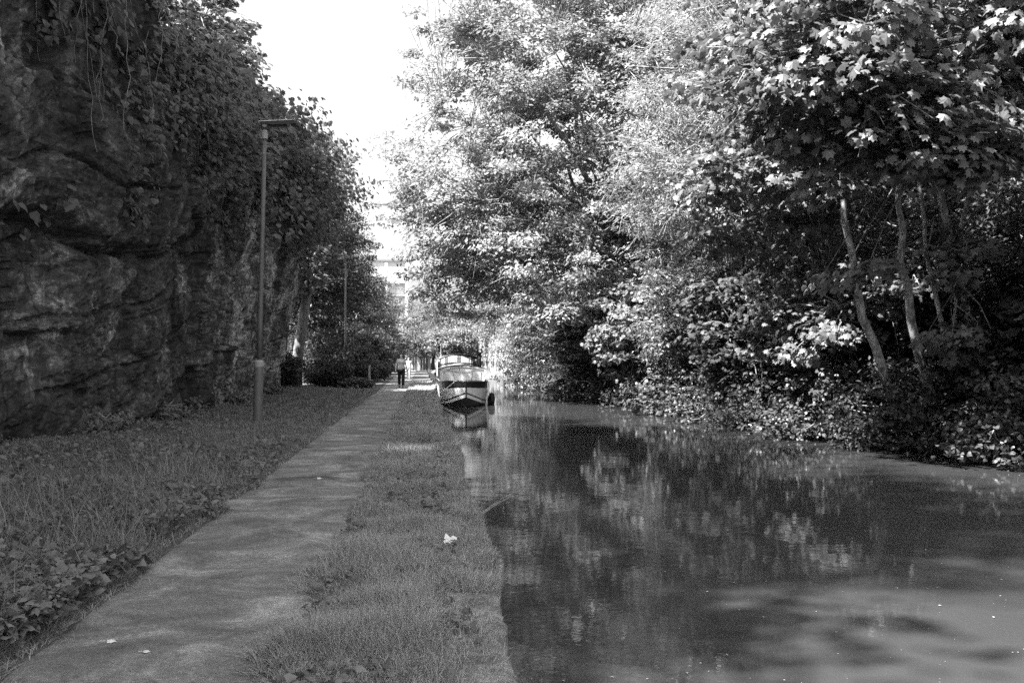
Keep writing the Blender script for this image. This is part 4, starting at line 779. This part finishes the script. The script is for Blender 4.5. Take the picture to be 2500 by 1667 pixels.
# ------------------------------------------------------------ people
def skin_obj(name, verts, edges, mt, parent, sub=2):
    me = bpy.data.meshes.new(name); me.from_pydata([v[:3] for v in verts], edges, []); me.materials.append(mt)
    o = bpy.data.objects.new(name, me); C.objects.link(o); o.parent = parent
    md = o.modifiers.new("skin", 'SKIN'); md.use_smooth_shade = True
    for i, v in enumerate(verts):
        s = me.skin_vertices[0].data[i]; s.radius = (v[3], v[4] if len(v) > 4 else v[3]); s.use_root = (i == 0)
    sb = o.modifiers.new("sub", 'SUBSURF'); sb.levels = sub; sb.render_levels = sub
    return o
def person(loc, label, H_=1.66, top=None, top2=None, legs=None, shoes=None, hair_long=True, rz=0.0, step=0.16, build=1.0):
    root = empty("person", loc, rz, label=label, cat="person", group="people walking on the path"); s = H_ / 1.66; root.scale = (s, s, s)
    st = step
    V = [(0, 0, 0.92, .14 * build, .11), (0, 0, 1.08, .13 * build, .10), (0, -.01, 1.25, .145 * build, .105), (0, 0, 1.36, .12 * build, .08), (0, 0.005, 1.42, .045), (0, -.012, 1.475, .066, .075), (0, -.015, 1.55, .092, .108), (0, -.005, 1.62, .080, .095), (0, -.122, 1.535, .013),
         (.155, 0, 1.34, .05), (.225, .0, 1.10, .038), (.27, -.06, .87, .026), (-.155, 0, 1.34, .05), (-.235, .02, 1.10, .038), (-.27, -.03, .87, .026),
         (.095, -.02, .86, .095), (.085, -st, .49, .055), (.08, -st - .02, .09, .037), (-.095, .02, .86, .095), (-.085, st * .3, .49, .055), (-.08, st + .05, .12, .037),
         (.08, -st - .13, .035, .035), (-.08, st - .06, .04, .035)]
    E = [(0, 1), (1, 2), (2, 3), (3, 4), (4, 5), (5, 6), (6, 7), (6, 8), (3, 9), (9, 10), (10, 11), (3, 12), (12, 13), (13, 14), (0, 15), (15, 16), (16, 17), (0, 18), (18, 19), (19, 20), (17, 21), (20, 22)]
    for sd, wi in ((1, 11), (-1, 14)):
        wx, wy, wz = V[wi][:3]; pi = len(V); V.append((wx + sd * .005, wy - .01, wz - .07, .028, .018)); E.append((wi, pi))
        for k, (oy, ln) in enumerate(((-.03, .07), (-.011, .085), (.009, .08), (.028, .062))):
            a = len(V); V.append((wx + sd * .008, wy + oy - .01, wz - .095, .0095)); V.append((wx + sd * .003, wy + oy - .018, wz - .095 - ln * .55, .0085)); V.append((wx - sd * .008, wy + oy - .03, wz - .095 - ln, .0075)); E += [(pi, a), (a, a + 1), (a + 1, a + 2)]
        a = len(V); V.append((wx - sd * .005, wy - .045, wz - .055, .011)); V.append((wx - sd * .012, wy - .06, wz - .09, .009)); E += [(wi, a), (a, a + 1)]
    body = skin_obj("body", V, E, M['skin'], root)
    tv = [(0, 0, 0.82, .20 * build, .165), (0, 0, 0.98, .19 * build, .155), (0, -.01, 1.12, .155 * build, .13), (0, -.015, 1.26, .165 * build, .135), (0, 0, 1.36, .115 * build, .09), (0, 0, 1.41, .06), (.155, 0, 1.335, .062), (.228, .0, 1.10, .052), (.266, -.05, .90, .038), (-.155, 0, 1.335, .062), (-.238, .02, 1.10, .052), (-.266, -.02, .90, .038)]
    skin_obj("jumper", tv, [(0, 1), (1, 2), (2, 3), (3, 4), (4, 5), (4, 6), (6, 7), (7, 8), (4, 9), (9, 10), (10, 11)], top, root)
    if top2:
        b = MB(); a = np.linspace(0, 2 * np.pi, 20, endpoint=False); zz = [1.21, 1.27, 1.33, 1.385]; rx = [.168 * build, .172 * build, .155 * build, .105 * build]; ry = [.145, .148, .125, .10]; V2 = [(rx[k] * math.cos(t_), -.012 + ry[k] * math.sin(t_), zz[k]) for k in range(4) for t_ in a]
        b.add(V2, [(k * 20 + j, k * 20 + (j + 1) % 20, (k + 1) * 20 + (j + 1) % 20, (k + 1) * 20 + j) for k in range(3) for j in range(20)]); b.build("jumper_yoke", top2, root, smooth=True)
    skin_obj("trousers", [(0, 0, .96, .17 * build, .13), (.09, -.02, .82, .125), (.088, -st, .49, .085), (.082, -st - .02, .05, .065), (-.09, .02, .82, .125), (-.088, st * .3, .49, .085), (-.082, st + .05, .08, .065)], [(0, 1), (1, 2), (2, 3), (0, 4), (4, 5), (5, 6)], legs, root)
    for (x, y, z) in ((.08, -st - .07, .05), (-.08, st + .0, .055)): skin_obj("shoe", [(x, y + .06, z, .045), (x, y, z, .045), (x, y - .09, z - .012, .036), (x, y - .12, z - .015, .028)], [(0, 1), (1, 2), (2, 3)], shoes, root)
    hv = [(0, .02, 1.685, .09, .07), (0, .07, 1.62, .105, .06), (0, .085, 1.50, .11, .055), (.092, .005, 1.60, .036), (.108, -.01, 1.48, .04), (.12, -.04, 1.34, .034), (-.092, .005, 1.60, .036), (-.108, -.01, 1.48, .04), (-.125, -.04, 1.36, .032)]
    he = [(0, 1), (1, 2), (0, 3), (3, 4), (4, 5), (0, 6), (6, 7), (7, 8)]
    if not hair_long: hv, he = hv[:5] + [hv[6], hv[7]], [(0, 1), (1, 2), (0, 3), (3, 4), (0, 5), (5, 6)]
    skin_obj("hair", hv, he, M['hair'], root)
    for sd in (-1, 1):
        b = MB(); b.add([(sd * .032 + .012 * math.cos(t_), -.118, 1.56 + .006 * math.sin(t_)) for t_ in np.linspace(0, 2 * np.pi, 8, endpoint=False)], [tuple(range(8))]); b.build("eye", M['hair'], root)
    b = MB(); b.add([(.022 * math.cos(t_), -.108, 1.495 + .006 * math.sin(t_)) for t_ in np.linspace(0, 2 * np.pi, 8, endpoint=False)], [tuple(range(8))]); b.build("mouth", M['hair'], root)
    return root
person((-1.07, 51.1, 0.015), "long haired person in a light grey jumper and dark trousers walking towards the camera", 1.74, M['knit'], M['knit_pale'], M['denim'], M['black'], True, R(4), build=1.12)
person((-0.92, 68, 0.015), "smaller person in pale clothes half hidden behind the walker in dark trousers", 1.52, M['pale_cloth'], None, M['beige'], M['black'], False, R(-5))

# ------------------------------------------------------------ the far end
root = empty("stone_wall", (6.0, 97, 0), label="sunlit pale stone wall on the far bank right of the boats", cat="wall")
b = MB(); pts = [(9.3, 82), (8.8, 86), (8.2, 90), (7.5, 94), (6.7, 98), (6.0, 101)]
P = np.array(pts) - np.array([6.0, 97]); zz = np.linspace(-0.6, 4.2, 12); V = []
tt = np.linspace(0, 1, 60); px = np.interp(tt, np.linspace(0, 1, 6), P[:, 0]); py = np.interp(tt, np.linspace(0, 1, 6), P[:, 1])
X = px[:, None] + 0.10 * fbm(tt[:, None] * 40, zz[None, :] * 0.8, 0, 91, 4) ; Y = py[:, None] + 0 * zz[None, :]; Z = zz[None, :] + 0 * px[:, None]
i = np.arange(59)[:, None] * 12 + np.arange(11)[None, :]
b.add(np.stack([X, Y, Z], -1), np.stack([i, i + 12, i + 13, i + 1], -1), 4)
b.add(np.concatenate([np.stack([X[:, -1], Y[:, -1], Z[:, -1]], 1), np.stack([X[:, -1] + 1, Y[:, -1] + 0.6, Z[:, -1]], 1)]), np.stack([np.arange(59), np.arange(59) + 60, np.arange(59) + 61, np.arange(59) + 1], -1), 4)
b.build("wall_face", M['pale_stone'], root)
iv = MB(); r = np.random.default_rng(92); n = 14000; k = r.random(n); k = k[np.sin(k * 60) + r.normal(0, .6, n) > -0.2]; n = len(k); zq = 4.3 - 3.2 * r.random(n) ** 1.5
leaves(iv, np.stack([np.interp(k, tt, px) - 0.15 - 0.2 * r.random(n), np.interp(k, tt, py) - 0.2, zq], 1), np.array([-0.6, -0.6, 0.4]) + r.normal(0, 0.4, (n, 3)), np.array([0, 0, -1]) + r.normal(0, .4, (n, 3)), 0.22, 'oval'); iv.build("ivy", M['willow'], root)
for (x, Y, s, lab, sd_) in ((0.6, 122, 1.25, "far tree closing the end of the canal above the boats", 171), (5.8, 112, 1.0, "far tree above the pale wall", 172), (-5.6, 132, 1.45, "low far tree left of the canal end", 173), (3.6, 104, 0.55, "small far tree beside the end of the pale wall", 174), (1.2, 113, 0.6, "small far tree beside the dark board fence", 175)):
    make_tree("broadleaf_tree", lab, (x, Y, 0.5), (0, 0, 2.5), [((0, 0, 4.6 * s), (4.2, 4, 3.4 * s), 3), ((0, -1, 2.4), (3.6, 3, 1.8), 1)], 170, 60, 0.26, 'oval', M['maple'], sd_, trunk_r=0.2, clump_r=0.9, group="trees at the far end of the canal")
root = empty("board_fence", (-0.2, 112, 0), label="dark vertical board fence where the path ends in the distance", cat="fence")
for k in range(9):
    b = MB(); b.box((-1.4 + k * 0.3, 0.02 * (k % 2), 1.2), (0.27, 0.05, 2.6 + 0.06 * math.sin(k * 2.1))); b.build("board", M['wood_dark'] if k % 4 else M['wood'], root)
b = MB(); b.box((-0.2, 0.06, 2.0), (2.9, 0.06, 0.1)); b.box((-0.2, 0.06, 0.7), (2.9, 0.06, 0.1)); b.build("rail", M['wood_dark'], root)
# pale building far off between the trees
bl = empty("apartment_building", (-7.7, 215, 0), label="pale block with balconies far off between the trees", cat="building")
b = MB(); b.box((0, 4, 11.0), (8, 8, 22.0)); wall = b.build("wall", M['concrete'], bl)
b = MB(); b.box((0, 3.9, 22.2), (8.4, 8.6, 0.4)); b.build("roof", M['grey'], bl)
for fl in range(7):
    for k in range(3):
        x = -2.9 + k * 2.9; z = 2.0 + fl * 2.75
        b = MB(); b.box((x, -0.02, z), (1.4, 0.08, 1.7)); wn = b.build("window", M['pale_pane'], bl)
        b = MB(); b.box((x, -0.08, z), (0.07, 0.06, 1.7)); b.build("frame", M['white'], wn)
    b = MB(); b.box((0, -0.7, 0.85 + fl * 2.75), (8.8, 1.4, 0.18)); bc = b.build("balcony", M['concrete'], bl)
    b = MB(); b.box((0, -1.38, 1.85 + fl * 2.75), (8.8, 0.05, 0.06))
    for k in range(36): b.box((-4.3 + k * 0.245, -1.38, 1.38 + fl * 2.75), (0.03, 0.03, 0.9))
    b.build("railing", M['grey'], bc)
for k in range(3):
    b = MB(); b.box((-4.3 + k * 4.3, -1.25, 10.8), (0.5, 0.3, 21.4)); b.build("column", M['white'], bl)
